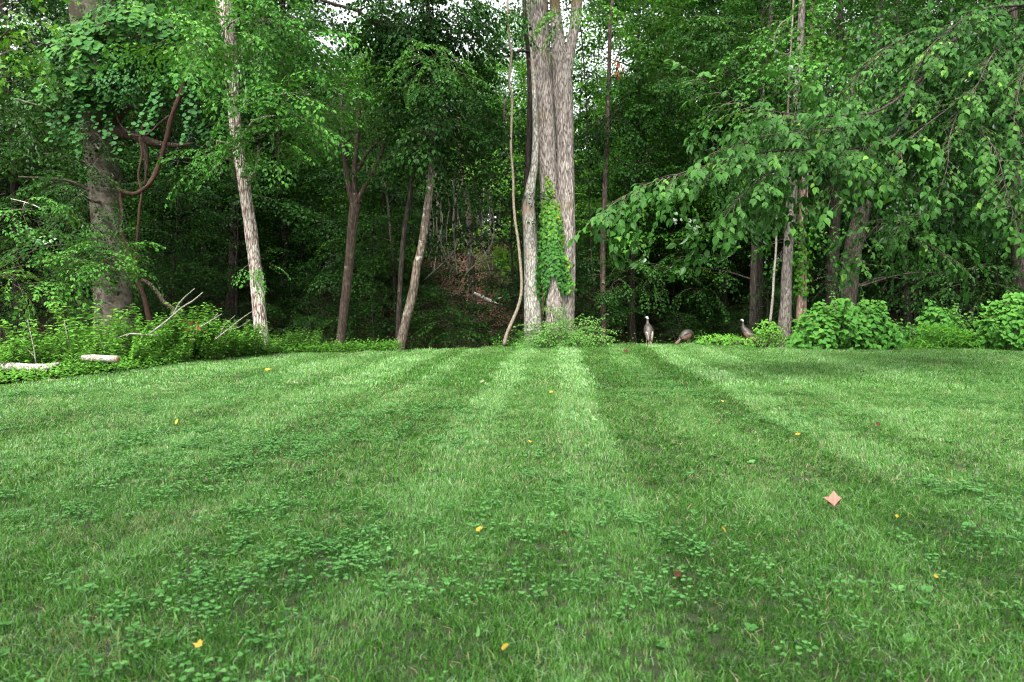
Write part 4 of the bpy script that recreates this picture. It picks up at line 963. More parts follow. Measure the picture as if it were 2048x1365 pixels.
WEEDY = [proto('weedy_shrub', '', 'shrub', 'weedy shrubs on the bank beside the lawn', weedy(rng, H, rad, n, lf), M_TWIG, G_WEED, crown='foliage', wood='stem')
         for H, rad, n, lf in ((1.25, .85, 34, .13), (1.1, .9, 34, .14), (.85, .8, 30, .12), (1.45, .75, 30, .15))]
spots = [(18, 13.3, 1.0, 1, 'weedy shrub with wide leaves behind the lichened end of the long log'), (75, 13.6, .95, 3, 'leafy shrub with upright tips behind the long silvery log'), (135, 14.2, .9, 0, 'bright shrub filling the gap between the two logs'),
         (185, 15.4, 1.35, 3, 'tall bright shrub standing before the smooth grey trunk'), (235, 16.2, 1.35, 0, 'tallest leafy shrub at the foot of the smooth grey trunk'), (165, 13.2, .62, 2, 'low weed hanging over the gap between the logs'),
         (255, 14.6, .8, 1, 'bright shrub at the cut end of the short log'), (300, 15.8, 1.1, 0, 'bright shrub below the red-brown vine'), (345, 15.6, .95, 1, 'bushy shrub under the long dead branches'),
         (385, 16.2, 1.0, 3, 'shrub with a tuft of rusty leaves among the dead branches'), (425, 16.0, .85, 0, 'bright shrub between the rusty tuft and the pale leaning tree'), (465, 16.6, .95, 1, 'lush shrub close to the pale leaning tree'),
         (300, 14.9, .62, 2, 'low weedy shrub at the grass edge below the vine'), (350, 15.4, .6, 2, 'low bright shrub at the grass edge below the dead branches'), (500, 16.9, .75, 0, 'small shrub at the foot of the pale leaning tree'),
         (555, 18.4, .85, 2, 'small shrub just past the pale leaning tree'), (610, 18.9, .7, 1, 'low shrub between the pale leaning tree and the brown fork'), (660, 20.0, .7, 2, 'low shrub at the foot of the brown forked tree'),
         (110, 16.2, 1.0, 1, 'shrub in half shade behind the bright row near the logs'), (-30, 12.9, .9, 0, 'shrub cut by the picture edge behind the log'),
         (528, 17.5, .72, 2, 'low leafy shrub hiding the very base of the pale leaning tree')]
seen = set()
for px, Y, s, k, lab in spots:
    s *= .98
    x = (px - 1024) / F_PX * Y; p = WEEDY[k]; loc = (x, Y, float(ground(x, Y)) - .03)
    if k not in seen: seen.add(k); p.location = loc; p.scale = (s, s, s); p['label'] = lab
    else: dup(p, loc, rng.uniform(0, 6.28), s, label=lab)
SAP = [(715, 21.5, .9), (760, 21.3, .7), (640, 20.5, .8), (1215, 23.2, .8)]

# low ground cover along the lawn's edge
n = 12000; t_ = rng.uniform(0, 1, n)
ex = np.where(t_ < .62, np.interp(t_ / .62, (0, .5, 1), (-9.3, -7.2, -3.2)), np.interp((t_ - .62) / .38, (0, .12, .13, .45, 1), (-.6, 2.6, 5.6, 10, 17)))
d_ = rng.uniform(-.06, 1.0, n) ** 1.2; d_ = np.nan_to_num(d_, nan=0.0)
pts = []
for x, d, q in zip(ex, d_, t_):
    if q < .31:
        yy = 9.2 + (q / .31) * 7.9; xx = float(np.interp(yy, EDGE_SIDE[:, 0], EDGE_SIDE[:, 1])) - d
    else: xx = x; yy = float(np.interp(x, EDGE_FAR[:, 0], EDGE_FAR[:, 1])) + d * .7
    pts.append((xx, yy))
pts = np.array(pts); hh = np.abs(rng.normal(.0, .09, n)) + .25 * rng.uniform(0, 1, n) * np.clip(d_ + .2, 0, .8)
pos = np.column_stack([pts, ground(pts[:, 0], pts[:, 1]) + .02 + hh])
yd = np.stack([rng.normal(0, 1, n), rng.normal(-.3, .8, n), rng.normal(.1, .3, n)], 1); nr = np.stack([rng.normal(0, .3, n), rng.normal(-.25, .3, n), np.ones(n)], 1)
link('ground_cover', Bag().add(*leaves(L_OVATE, pos, yd, nr, rng.uniform(.04, .085, n), np.clip(rng.normal(.5, .17, n), 0, .95))).mesh('ground_cover', G_WEED), kind='stuff')

# logs and dead branches
def log(lab, q, Y):
    a = line(q, Y); root = thing('fallen_log', lab, 'log', tuple(float(v) for v in a[0, :3])); return root, a
root, a = log('long silvery fallen log with lichen and a pointed end', [(-80, 728, 17), (0, 733, 17), (40, 735, 16), (75, 737, 17), (100, 734, 15), (118, 727, 5)], 12.75)
wood_part('log', a, B_GREY, root, sides=16, step=.06, bump=.2, freq=2.5)
wood_part('branch_stub', line([(60, 736, 7), (66, 743, 6), (70, 748, 4)], 12.6), B_GREY, root, sides=7, step=.05, bump=.2)
root, a = log('short grey fallen log with a cut end, poking from the shrubs', [(165, 717, 12), (185, 717, 14), (210, 718, 14), (234, 719, 15)], 13.3)
wood_part('log', a, B_DEAD, root, sides=16, step=.06, bump=.15, freq=2.5)
M_CUT = plain_mat('cut_wood', [(.3, (.16, .10, .065)), (.7, (.30, .21, .14))], 25)
e = a[-1]; V, T = tube(np.array([e[:3] + (.002, 0, 0), e[:3] + (.02, 0, 0)]), e[3] * .9, sides=16); link('cut_face', mesh_np('cut_face', V - np.array(root.location), T, mats=[M_CUT]), root)
for lab, qs in (('long forked grey dead branch sticking up out of the weedy shrubs', [[(300, 668, 5), (330, 645, 5), (365, 615, 4), (385, 603, 3.5), (406, 585, 2)], [(345, 632, 3.5), (360, 605, 3), (375, 590, 2.5), (390, 577, 1.5)]]),
                ('pale dead branch lying low across the weedy shrubs', [[(236, 676, 2), (262, 668, 4), (290, 670, 4), (320, 672, 3)]]),
                ('thin dead twig slanting from the rusty tuft towards the pale leaning tree', [[(400, 655, 3), (425, 640, 2.5), (444, 628, 1.5)], [(425, 640, 1.5), (436, 626, 1.2)]]),
                ('spread of thin dead twigs beside the pale leaning tree', [[(430, 680, 3), (455, 660, 2.5), (480, 640, 2), (506, 622, 1.2)], [(440, 672, 2), (450, 650, 1.5), (470, 632, 1)], [(450, 662, 2), (478, 655, 1.4), (500, 640, 1)]]),
                ('thin upright dead stem rising beside the long silvery log', [[(72, 728, 3), (68, 700, 2.5), (62, 670, 2), (55, 640, 1.2)], [(70, 715, 2), (56, 700, 1.4), (48, 692, 1)]]),
                ('thin upright dead stem among the bright shrubs between the logs', [[(138, 695, 3), (134, 670, 2.4), (128, 640, 1.4)]])):
    Yb = 12.9 if 'log' in lab and 'beside' in lab else (13.9 if 'between' in lab else 15.0)
    vine('dead_branch', lab, 'branch', qs, Yb, B_STICK, bump=.15, k=.85)
vine('bare_twig', 'pale bare twig in the shade between the leafy sprays', 'branch', [[(22, 398, 1.5), (50, 405, 2.2), (75, 414, 2.5), (90, 424, 2.5)], [(50, 405, 1.5), (44, 420, 1)]], 18.5, B_DEAD, bump=0)
n = 15; root = thing('rusty_tuft', 'tuft of rusty orange dead leaves in the weedy shrubs', 'leaves', tuple(P(388, 662, 14.9)))
pos = P(388, 655, 14.9) + rng.normal(0, 1, (n, 3)) * (.10, .08, .13); M_RUST = leaf_mat('rusty_leaf', [(0, (.09, .034, .015)), (1, (.24, .105, .045))], trans=.2, rnd=0)
link('foliage', Bag().add(*leaves(L_OVATE, pos, rng.normal(0, 1, (n, 3)), rng.normal(0, .5, (n, 3)) + (0, -.6, .8), rng.uniform(.06, .12, n), rng.uniform(0, 1, n))).mesh('foliage', M_RUST, org=root.location), root, kind='stuff')
wood_part('stem', np.array([(*P(386, 690, 14.95), .008), (*P(388, 655, 14.9), .004)]), M_TWIG, root, sides=4)
n = 22; root = thing('dead_leaf_spray', 'hanging spray of dead tan leaves high among the green crowns', 'leaves', tuple(P(1237, 112, 22.6)))
pos = P(1235, 130, 22.6) + rng.normal(0, 1, (n, 3)) * (.07, .07, .16)
link('foliage', Bag().add(*leaves(L_OVATE, pos, rng.normal(0, .5, (n, 3)) + (0, 0, -1), rng.normal(0, .5, (n, 3)) + (0, -1, .2), rng.uniform(.10, .16, n), rng.uniform(.4, 1, n))).mesh('foliage', M_RUST, org=root.location), root, kind='stuff')
wood_part('stem', np.array([(*P(1240, 60, 22.8), .008), (*P(1237, 112, 22.6), .006), (*P(1234, 145, 22.6), .003)]), M_TWIG, root, sides=4)
# ------------------------------------------------------------------ three wild turkeys at the far edge of the grass
def feather_mat(name, stops, band=None, bscale=30.0, bdir='Z', mixv=.5):
    m, t, o = mat_new(name); tc = N(t, 'ShaderNodeTexCoord')
    n = N(t, 'ShaderNodeTexNoise', Scale=26.0, Detail=4.0, Roughness=.6); t.links.new(tc.outputs['Object'], n.inputs['Vector'])
    c = ramp(t, n.outputs[0], stops)
    if band:
        wv = N(t, 'ShaderNodeTexWave', Scale=bscale, Distortion=3.0, Detail=2.0, bands_direction=bdir); t.links.new(tc.outputs['Object'], wv.inputs['Vector'])
        c = mixc(t, math_(t, 'MULTIPLY', ramp(t, wv.outputs['Fac'], [(.35, (0, 0, 0)), (.6, (1, 1, 1))]), mixv), c, band)
    d = N(t, 'ShaderNodeBsdfPrincipled', Roughness=.55); t.links.new(c, d.inputs['Base Color'])
    t.links.new(d.outputs[0], o.inputs['Surface']); return m
F_BODY = feather_mat('body_feathers', [(.3, (.018, .013, .011)), (.6, (.055, .041, .035)), (.8, (.11, .085, .072))], (.012, .009, .008), 22, mixv=.6)
F_WING = feather_mat('barred_wing_feathers', [(.3, (.22, .185, .16)), (.7, (.33, .29, .255))], (.03, .022, .019), 9, mixv=.85)
F_RUST = feather_mat('rusty_wing_feathers', [(.3, (.10, .056, .034)), (.7, (.19, .12, .075))], (.03, .018, .013), 9, mixv=.6)
F_TAIL = feather_mat('tail_feathers', [(.3, (.085, .05, .033)), (.7, (.15, .09, .06))], (.03, .018, .013), 18, mixv=.6)
F_HEAD = plain_mat('bare_head_skin', [(.3, (.30, .32, .36)), (.7, (.42, .44, .48))], 40, .6)
F_RED = plain_mat('red_wattle_skin', [(.3, (.42, .16, .14)), (.7, (.55, .28, .26))], 40, .6)
F_LEG = plain_mat('turkey_leg', [(.3, (.30, .17, .14)), (.7, (.42, .26, .22))], 40, .6)
F_BEAK = plain_mat('turkey_beak', [(.3, (.42, .36, .28)), (.7, (.55, .48, .38))], 40, .5)
F_EYE = plain_mat('turkey_eye', [(.3, (.008, .006, .005)), (.7, (.015, .01, .01))], 40, .15)

def turkey(label, loc, rz, spine, nh, wings, tail, feet, wingm, s=1.0):
    """spine rows: x, y, z, half width, half depth; the last nh rows are bare head skin; +y is forwards"""
    root = thing('wild_turkey', label, 'turkey', loc, 'wild turkeys at the edge of the lawn', rz); root.scale = (s, s, s)
    sp = spline(np.array(spine, float), .018); hz = np.array(spine, float)[-nh, :3]
    k = int(np.argmin(np.linalg.norm(sp[:, :3] - hz, axis=1)))
    V, T = tube(sp[:, :3], np.maximum(sp[:, 3], .004), np.maximum(sp[:, 4], .004), sides=20, bump=.05, freq=9, seed=rz)
    mi = [1 if min(t) >= k * 20 and max(t) < len(sp) * 20 + 2 else 0 for t in T.tolist()]
    link('body', mesh_np('body', V, T, smooth=True, mats=[F_BODY, F_HEAD], midx=mi), root)
    for sx in (-1, 1):
        (a, b), rx, L, wd = wings, .040, 0, 0
        a, b = np.array(a, float), np.array(b, float)
        q = np.array([(sx * a[0], a[1], a[2], .018, .03), (sx * (a[0] * .75 + b[0] * .25) * 1.08, *(a[1:3] * .75 + b[1:3] * .25), .05, .10), (sx * (a[0] * .45 + b[0] * .55) * 1.05, *(a[1:3] * .45 + b[1:3] * .55), .05, .115),
                      (sx * (a[0] * .15 + b[0] * .85), *(a[1:3] * .15 + b[1:3] * .85), .035, .08), (sx * b[0], b[1], b[2], .008, .02)])
        q2 = spline(q, .02); V, T = tube(q2[:, :3], q2[:, 3], q2[:, 4], sides=14, bump=.06, freq=12, seed=sx)
        w_ = link('wing', mesh_np('wing', V, T, smooth=True, mats=[wingm]), root)
        for f in range(7):                                          # flight feathers lying along the lower edge
            u = f / 6; p0 = a * (.62 - .35 * u) + b * (.38 + .35 * u); p1 = a * (.05 - .15 * u) + b * (.95 + .15 * u)
            x0 = p0[0] * 1.12 + .012; x1 = p1[0] * (.9 - .1 * u) + .012
            mid = (p0 + p1) / 2; pp = np.array([(sx * x0, p0[1] - .02, p0[2]), (sx * (x0 + x1) / 2 * 1.08, mid[1] - .035, mid[2]), (sx * x1, p1[1] - .01, p1[2])])
            V, T = tube(spline(pp, .03), np.linspace(.006, .003, len(spline(pp, .03))), np.linspace(.022, .014, len(spline(pp, .03))), sides=6)
            link('flight_feather', mesh_np('flight_feather', V, T, smooth=True, mats=[wingm if f % 2 else F_TAIL]), w_)
    t0, t1, half = np.array(tail[0], float), np.array(tail[1], float), tail[2]
    tl = Bag()
    for f in range(11):
        u = (f - 5) / 5; e = t1 + (u * half, 0, .02 * u * u); pp = np.array([t0 + (u * .035, .01 * abs(u), 0), (t0 + e) / 2 + (u * .01, 0, .01), e])
        q = spline(pp, .03); V, T = tube(q, np.linspace(.014, .026, len(q)), np.full(len(q), .004), sides=6); tl.add(V + (0, .003 * f * .3, 0), T)
    link('tail', tl.mesh('tail', F_TAIL, smooth=True), root)
    for (hx, hy, hzz), (fx, fy) in feet:
        lg = Bag(); lg.add(*tube(spline(np.array([(hx, hy, hzz), (hx, hy - .03, hzz * .55), (fx, fy, .02)]), .03), .013, sides=7))
        for a in (-38, 0, 38, 180):
            d = np.array((math.sin(R(a)), math.cos(R(a)), 0)) * (.085 if a != 180 else .035); lg.add(*tube(np.array([(fx, fy, .018), (*(np.array((fx, fy)) + d[:2] * .6), .014), (fx + d[0], fy + d[1], .004)]), (.009, .007, .003), sides=5))
        link('leg', lg.mesh('leg', F_LEG, smooth=True), root)
    hp, hd = sp[-1, :3], nrmz(sp[-1, :3] - sp[-4, :3])
    V, T = tube(np.array([hp - hd * .012, hp + hd * .015, hp + hd * .036 + (0, 0, -.008)]), (.013, .009, .002), sides=8); link('beak', mesh_np('beak', V, T, smooth=True, mats=[F_BEAK]), root)
    e0 = sp[int(len(sp) - 5), :3]; sdv = nrmz(np.cross(hd, (0, 0, 1)))
    for sx in (-1, 1):
        c = e0 + sdv * sx * sp[len(sp) - 5, 3] * .9 + (0, 0, .006); V, T = tube(c + np.outer((-.006, -.003, .003, .006), sdv), (.001, .006, .006, .001), sides=8); link('eye', mesh_np('eye', V, T, smooth=True, mats=[F_EYE]), root)
    w0 = sp[max(k - 1, 0), :3] + hd * (.018, .018, 0) + (0, 0, .0)
    V, T = tube(np.array([w0 + (0, 0, .03), w0 + (0, 0, 0), w0 + (0, 0, -.03)]), (.006, .013, .003), sides=8); link('wattle', mesh_np('wattle', V, T, smooth=True, mats=[F_RED]), root)
    return root
def at(px, Y): x = (px - 1024) / F_PX * Y; return (x, Y, float(ground(x, Y)) - .02)
up = [(0, -.20, .20, .05, .035), (0, -.17, .26, .10, .08), (0, -.11, .36, .145, .125), (0, -.03, .47, .155, .145), (0, .04, .56, .135, .13), (0, .085, .63, .095, .095), (0, .105, .69, .060, .062), (0, .115, .75, .043, .045), (0, .12, .80, .036, .037),
      (0, .122, .835, .034, .035), (-.004, .124, .862, .037, .037), (-.018, .126, .885, .036, .034), (-.040, .13, .890, .026, .024), (-.062, .135, .884, .013, .012)]
turkey('turkey standing upright with its back turned, pale head turned in profile', at(1297, 21.95), R(2), up, 5, ((.092, -.03, .49), (.045, -.255, .16)), ((0, -.17, .24), (0, -.30, .0), .06), [((.06, .0, .34), (.065, .02)), ((-.06, 0, .34), (-.065, .0))], F_WING, 1.03)
up3 = [(0, -.30, .16, .04, .03), (0, -.25, .22, .09, .07), (0, -.15, .31, .14, .115), (0, -.02, .42, .15, .14), (0, .08, .52, .125, .12), (0, .13, .60, .085, .085), (0, .145, .67, .052, .052), (0, .15, .73, .038, .04), (0, .152, .775, .033, .034),
       (0, .155, .81, .033, .033), (0, .16, .84, .035, .035), (0, .175, .862, .033, .032), (0, .20, .864, .024, .023), (0, .225, .856, .012, .011)]
turkey('turkey standing half turned in the weeds, body slanting down to its tail', at(1495, 21.7), R(52), up3, 5, ((.115, .07, .47), (.05, -.30, .14)), ((0, -.25, .20), (0, -.42, .0), .05), [((.06, .02, .32), (.065, .05)), ((-.06, .02, .32), (-.065, .0))], F_RUST, .95)
up2 = [(0, -.26, .24, .05, .04), (0, -.20, .29, .10, .08), (0, -.09, .36, .145, .125), (0, .03, .39, .155, .135), (0, .13, .37, .13, .12), (0, .20, .31, .09, .09), (0, .235, .245, .055, .055), (0, .25, .185, .040, .04), (0, .258, .14, .034, .034),
       (0, .262, .105, .032, .032), (0, .268, .078, .033, .033), (0, .278, .052, .030, .028), (0, .288, .03, .02, .018), (0, .296, .014, .011, .01)]
turkey('hunched turkey with its head down feeding in the grass, rusty brown back', at(1374, 22.0), R(-62), up2, 5, ((.12, .10, .37), (.06, -.24, .22)), ((0, -.20, .27), (0, -.46, .05), .07), [((.06, .0, .28), (.065, .04)), ((-.06, .0, .28), (-.065, -.04))], F_RUST, .98)

# ------------------------------------------------------------------ mown grass: tufts of blades, instanced; mowing leans it in bands
def blade_tuft(rng, n, rad, h, wd, dry=.03):
    V, T, C = [], [], []
    k = 0
    for i in range(n):
        r = rad * math.sqrt(rng.uniform()); a = rng.uniform(0, 6.28); p = np.array((r * math.cos(a), r * math.sin(a), -.012))
        hh = h * rng.uniform(.5, 1.1); az = rng.uniform(0, 6.28); bend = abs(rng.normal(.5, .4)) * hh; 
        d = np.array((math.cos(az), math.sin(az), 0)); fa = rng.uniform(0, 6.28); sd = np.array((math.cos(fa), math.sin(fa), 0)) * wd * rng.uniform(.7, 1.3) * .5
        m = p + d * bend * .25 + (0, 0, hh * .55); e = p + d * bend + (0, 0, hh * (1 - .2 * min(1, bend / hh)))
        V += [p - sd, p + sd, m - sd * .9, m + sd * .9, e]; T += [(k, k + 1, k + 3), (k, k + 3, k + 2), (k + 2, k + 3, k + 4)]
        c = rng.normal(.42, .24) if rng.uniform() > dry else rng.uniform(.86, 1.0); C += [min(c, .86) if c < .9 and c > .86 else c] * 3; k += 5
    return np.array(V), np.array(T), np.array(C)
rng = np.random.default_rng(3)
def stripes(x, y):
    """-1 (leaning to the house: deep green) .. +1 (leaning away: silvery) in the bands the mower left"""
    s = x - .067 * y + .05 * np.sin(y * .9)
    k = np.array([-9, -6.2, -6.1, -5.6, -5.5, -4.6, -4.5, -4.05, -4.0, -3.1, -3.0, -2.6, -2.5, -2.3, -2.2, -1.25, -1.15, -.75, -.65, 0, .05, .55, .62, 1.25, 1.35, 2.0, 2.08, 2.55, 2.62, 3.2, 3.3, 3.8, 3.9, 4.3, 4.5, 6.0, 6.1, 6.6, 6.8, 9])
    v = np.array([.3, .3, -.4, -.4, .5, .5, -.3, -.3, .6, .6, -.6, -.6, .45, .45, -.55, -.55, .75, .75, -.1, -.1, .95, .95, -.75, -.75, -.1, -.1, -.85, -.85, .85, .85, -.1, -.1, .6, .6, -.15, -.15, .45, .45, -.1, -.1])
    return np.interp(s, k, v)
def wob(x, y, f, o=0.0):
    return np.array([mnoise.noise((a * f + o, b * f, o)) for a, b in zip(x, y)])
def scatter_tufts(name, coll, x, y, scl, tint, lean, nvar, mat, kind='stuff', isdry=None):
    n = len(x); z = ground(x, y) + .004
    me = bpy.data.meshes.new(name); me.vertices.add(n); me.vertices.foreach_set('co', np.stack([x, y, z], 1).astype(np.float32).ravel())
    sp = rng.uniform(0, 6.283, n); a = -lean + rng.normal(0, .10, n); b_ = rng.normal(0, .10, n)   # lean about x, then a little about y, after a random spin
    cs, ss, ca, sa, cb, sb = np.cos(sp), np.sin(sp), np.cos(a), np.sin(a), np.cos(b_), np.sin(b_)
    Z0 = np.zeros(n); O1 = np.ones(n)
    Rz = np.stack([cs, -ss, Z0, ss, cs, Z0, Z0, Z0, O1], 1).reshape(n, 3, 3); Rx = np.stack([O1, Z0, Z0, Z0, ca, -sa, Z0, sa, ca], 1).reshape(n, 3, 3); Ry = np.stack([cb, Z0, sb, Z0, O1, Z0, -sb, Z0, cb], 1).reshape(n, 3, 3)
    M = Ry @ Rx @ Rz
    rot = np.stack([np.arctan2(M[:, 2, 1], M[:, 2, 2]), -np.arcsin(np.clip(M[:, 2, 0], -1, 1)), np.arctan2(M[:, 1, 0], M[:, 0, 0])], 1)
    for nm, ty, dat in (('rot', 'FLOAT_VECTOR', rot), ('scl', 'FLOAT', scl), ('itint', 'FLOAT', tint), ('idx', 'INT', rng.integers(0, nvar, n) if isdry is None else np.where(isdry, nvar + rng.integers(0, 3, n), rng.integers(0, nvar, n)))):
        at_ = me.attributes.new(nm, ty, 'POINT'); at_.data.foreach_set('vector' if ty == 'FLOAT_VECTOR' else 'value', np.asarray(dat, np.int32 if ty == 'INT' else np.float32).ravel())
    me.materials.append(mat)
    o = link(name, me, kind=kind)
    g = bpy.data.node_groups.new(name, 'GeometryNodeTree')
    g.interface.new_socket('Geometry', in_out='INPUT', socket_type='NodeSocketGeometry'); g.interface.new_socket('Geometry', in_out='OUTPUT', socket_type='NodeSocketGeometry')
    gi, go = g.nodes.new('NodeGroupInput'), g.nodes.new('NodeGroupOutput')
    ip = g.nodes.new('GeometryNodeInstanceOnPoints'); ci = g.nodes.new('GeometryNodeCollectionInfo')
    ci.inputs['Collection'].default_value = coll; ci.inputs['Separate Children'].default_value = True; ci.inputs['Reset Children'].default_value = True
    ip.inputs['Pick Instance'].default_value = True
    def na(nm, ty):
        q = g.nodes.new('GeometryNodeInputNamedAttribute'); q.data_type = ty; q.inputs['Name'].default_value = nm; return q.outputs['Attribute']
    g.links.new(gi.outputs[0], ip.inputs['Points']); g.links.new(ci.outputs[0], ip.inputs['Instance'])
    g.links.new(na('idx', 'INT'), ip.inputs['Instance Index']); g.links.new(na('rot', 'FLOAT_VECTOR'), ip.inputs['Rotation']); g.links.new(na('scl', 'FLOAT'), ip.inputs['Scale'])
    g.links.new(ip.outputs[0], go.inputs[0])
    md = o.modifiers.new('scatter', 'NODES'); md.node_group = g
    return o
def coll_of(name, items, mat):
    c = bpy.data.collections.new(name)
    for k, (V, T, C) in enumerate(items):
        o = bpy.data.objects.new('%s_%02d' % (name, k), mesh_np(name, V, T, C, mats=[mat])); c.objects.link(o)
    return c
near = coll_of('near_tuft', [blade_tuft(rng, 18, .036, .056, .0034) for _ in range(9)] + [blade_tuft(rng, 16, .04, .045, .003, dry=.45) for _ in range(3)], G_BLADE)
mid = coll_of('mid_tuft', [blade_tuft(rng, 30, .075, .056, .0046) for _ in range(8)] + [blade_tuft(rng, 26, .075, .045, .004, dry=.4) for _ in range(3)], G_BLADE)
far = coll_of('far_tuft', [blade_tuft(rng, 52, .16, .055, .008) for _ in range(8)] + [blade_tuft(rng, 44, .16, .045, .008, dry=.35) for _ in range(3)], G_BLADE)
def zone(y0, y1, dens, margin=.8):
    A = (y1 - y0) * (.76 * (y0 + y1) + 2 * margin); n = int(A * dens); y = rng.uniform(y0, y1, int(n * 1.6)); hw = .76 * y + margin
    m = rng.uniform(0, .76 * y1 + margin, len(y)) < hw; y, hw = y[m][:n], hw[m][:n]; x = rng.uniform(-1, 1, len(y)) * hw
    k = outside(x, y) < .05; return x[k], y[k]
for nm, cl, (y0, y1, dens), nv in (('mown_grass', near, (1.7, 5.2, 850), 9), ('mown_grass', mid, (5.2, 11, 330), 8), ('mown_grass', far, (11, 22.8, 105), 8)):
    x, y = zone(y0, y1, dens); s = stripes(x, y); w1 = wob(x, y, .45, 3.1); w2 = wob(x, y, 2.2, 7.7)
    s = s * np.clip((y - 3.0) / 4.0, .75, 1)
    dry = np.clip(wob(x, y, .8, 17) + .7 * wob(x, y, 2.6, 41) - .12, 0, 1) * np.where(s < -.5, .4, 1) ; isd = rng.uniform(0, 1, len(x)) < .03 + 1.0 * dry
    scatter_tufts(nm, cl, x, y, np.clip(1 + .22 * w1 + .25 * w2 + rng.normal(0, .1, len(x)), .55, 1.5), -.02 + .135 * s + .15 * w1 + .16 * w2, .5 * s, nv, G_BLADE, isdry=isd)  # band tint imitates the sheen of leaning blades, on top of the lean

# clover and small weeds in the lawn
def clover(rng, n, rad):
    ps, yd, nr, sz, tn = [], [], [], [], []; b = Bag()
    for i in range(n):
        a = rng.uniform(0, 6.28); r = rad * math.sqrt(rng.uniform()); c = np.array((r * math.cos(a), r * math.sin(a), rng.uniform(.035, .066))); t0 = rng.normal(.5, .15)
        tl = np.array((rng.normal(0, .25), rng.normal(0, .25), 1)); s0 = rng.uniform(.0085, .0135); a0 = rng.uniform(0, 6.28)
        for k in range(3):
            q = a0 + k * 2.094; y = np.array((math.cos(q), math.sin(q), .12)); ps.append(c); yd.append(y); nr.append(tl); sz.append(s0); tn.append(t0 + rng.normal(0, .05))
        b.add(*tube(np.array([(c[0] * .8, c[1] * .8, -.01), c]), .0008, sides=3, cap=False), .3)
    b.add(*leaves(L_ROUND, np.array(ps), np.array(yd), np.array(nr), np.array(sz), np.array(tn)))
    return np.vstack(b.V), np.vstack(b.T), np.concatenate(b.C)
def rosette(rng, n, L, tpl, low=True):
    a = np.arange(n) * 2.4 + rng.uniform(0, 6); yd = np.stack([np.cos(a), np.sin(a), rng.uniform(.15, .7, n)], 1); nr = np.stack([-np.cos(a) * .4, -np.sin(a) * .4, np.ones(n)], 1)
    V, T, C = leaves(tpl, np.stack([np.cos(a) * .006, np.sin(a) * .006, np.full(n, .012)], 1), yd, nr, L * rng.uniform(.6, 1.1, n), rng.normal(.5, .1, n)); return V, T, C
cl_c = coll_of('clover', [clover(rng, 13, .08) for _ in range(7)], G_CLOVER)
cl_w = coll_of('lawn_weed', [rosette(rng, int(rng.integers(4, 8)), .048, L_OVATE) for _ in range(4)] + [rosette(rng, 5, .034, L_ROUND) for _ in range(3)], G_CLOVER)
x, y = zone(1.8, 15, 95)
pm = .25 + wob(x, y, .55, 23) * 1.1 + wob(x, y, 1.7, 5) * .7
def spot(px, py, rx, ry):
    Y = EYE * F_PX / (py - 600 + 0.0); X = (px - 1024) / F_PX * Y; ya = EYE * F_PX / (py + ry - 600); return np.exp(-((x - X) / (rx / F_PX * Y)) ** 2 - ((y - Y) / max(.2, (Y - ya))) ** 2)
pm = pm + 1.0 * spot(480, 900, 300, 70) + .9 * spot(700, 1120, 260, 100) + .9 * spot(1990, 1030, 90, 80) + .7 * spot(1200, 1220, 200, 90) + .6 * spot(800, 840, 120, 30) - .8 * spot(1350, 900, 260, 160) - .2
k = rng.uniform(0, 1, len(x)) < np.clip(pm, .02, .95)
x, y, q = x[k], y[k], pm[k]
scatter_tufts('clover_patches', cl_c, x, y, rng.uniform(.75, 1.25, len(x)), rng.normal(.0, .1, len(x)), np.zeros(len(x)), 7, G_CLOVER)
x, y = zone(1.9, 14, 5.5)
scatter_tufts('lawn_weeds', cl_w, x, y, rng.uniform(.6, 1.2, len(x)), rng.normal(.05, .12, len(x)), np.zeros(len(x)), 7, G_CLOVER)

# ------------------------------------------------------------------ leaves fallen on the lawn, each one by itself
def lawn_at(px, py, h=.05):
    Y = EYE * F_PX / (py - 600.0)
    for _ in range(4):
        q = P(px, py, Y); Y *= 1 + (q[2] - ground(q[0], q[1]) - h) / EYE
    return P(px, py, Y)
M_TAN = leaf_mat('dry_tan_leaf', [(0, (.10, .05, .034)), (.5, (.22, .125, .09)), (1, (.32, .20, .15))], trans=.15, rnd=0)
M_YEL = leaf_mat('yellow_leaf', [(0, (.34, .20, .02)), (.5, (.46, .30, .03)), (1, (.48, .38, .09))], trans=.25, rnd=.6)
M_PALE = leaf_mat('pale_dead_leaf', [(0, (.19, .145, .105)), (1, (.28, .235, .18))], trans=.2, rnd=.3)
M_RED = leaf_mat('red_brown_leaf', [(0, (.035, .013, .008)), (1, (.075, .027, .016))], trans=.15, rnd=.3)
M_LIME = leaf_mat('pale_green_leaf', [(0, (.12, .24, .06)), (1, (.22, .36, .12))], trans=.25, rnd=.2)
def dense(tpl, curl):
    V, T = tpl; V = V.copy(); V[:, 2] += curl * (V[:, 0] ** 2) * 1.4 + curl * .5 * (V[:, 1] - .5) ** 2; return V, T
L_SYC = _lobed(.63)
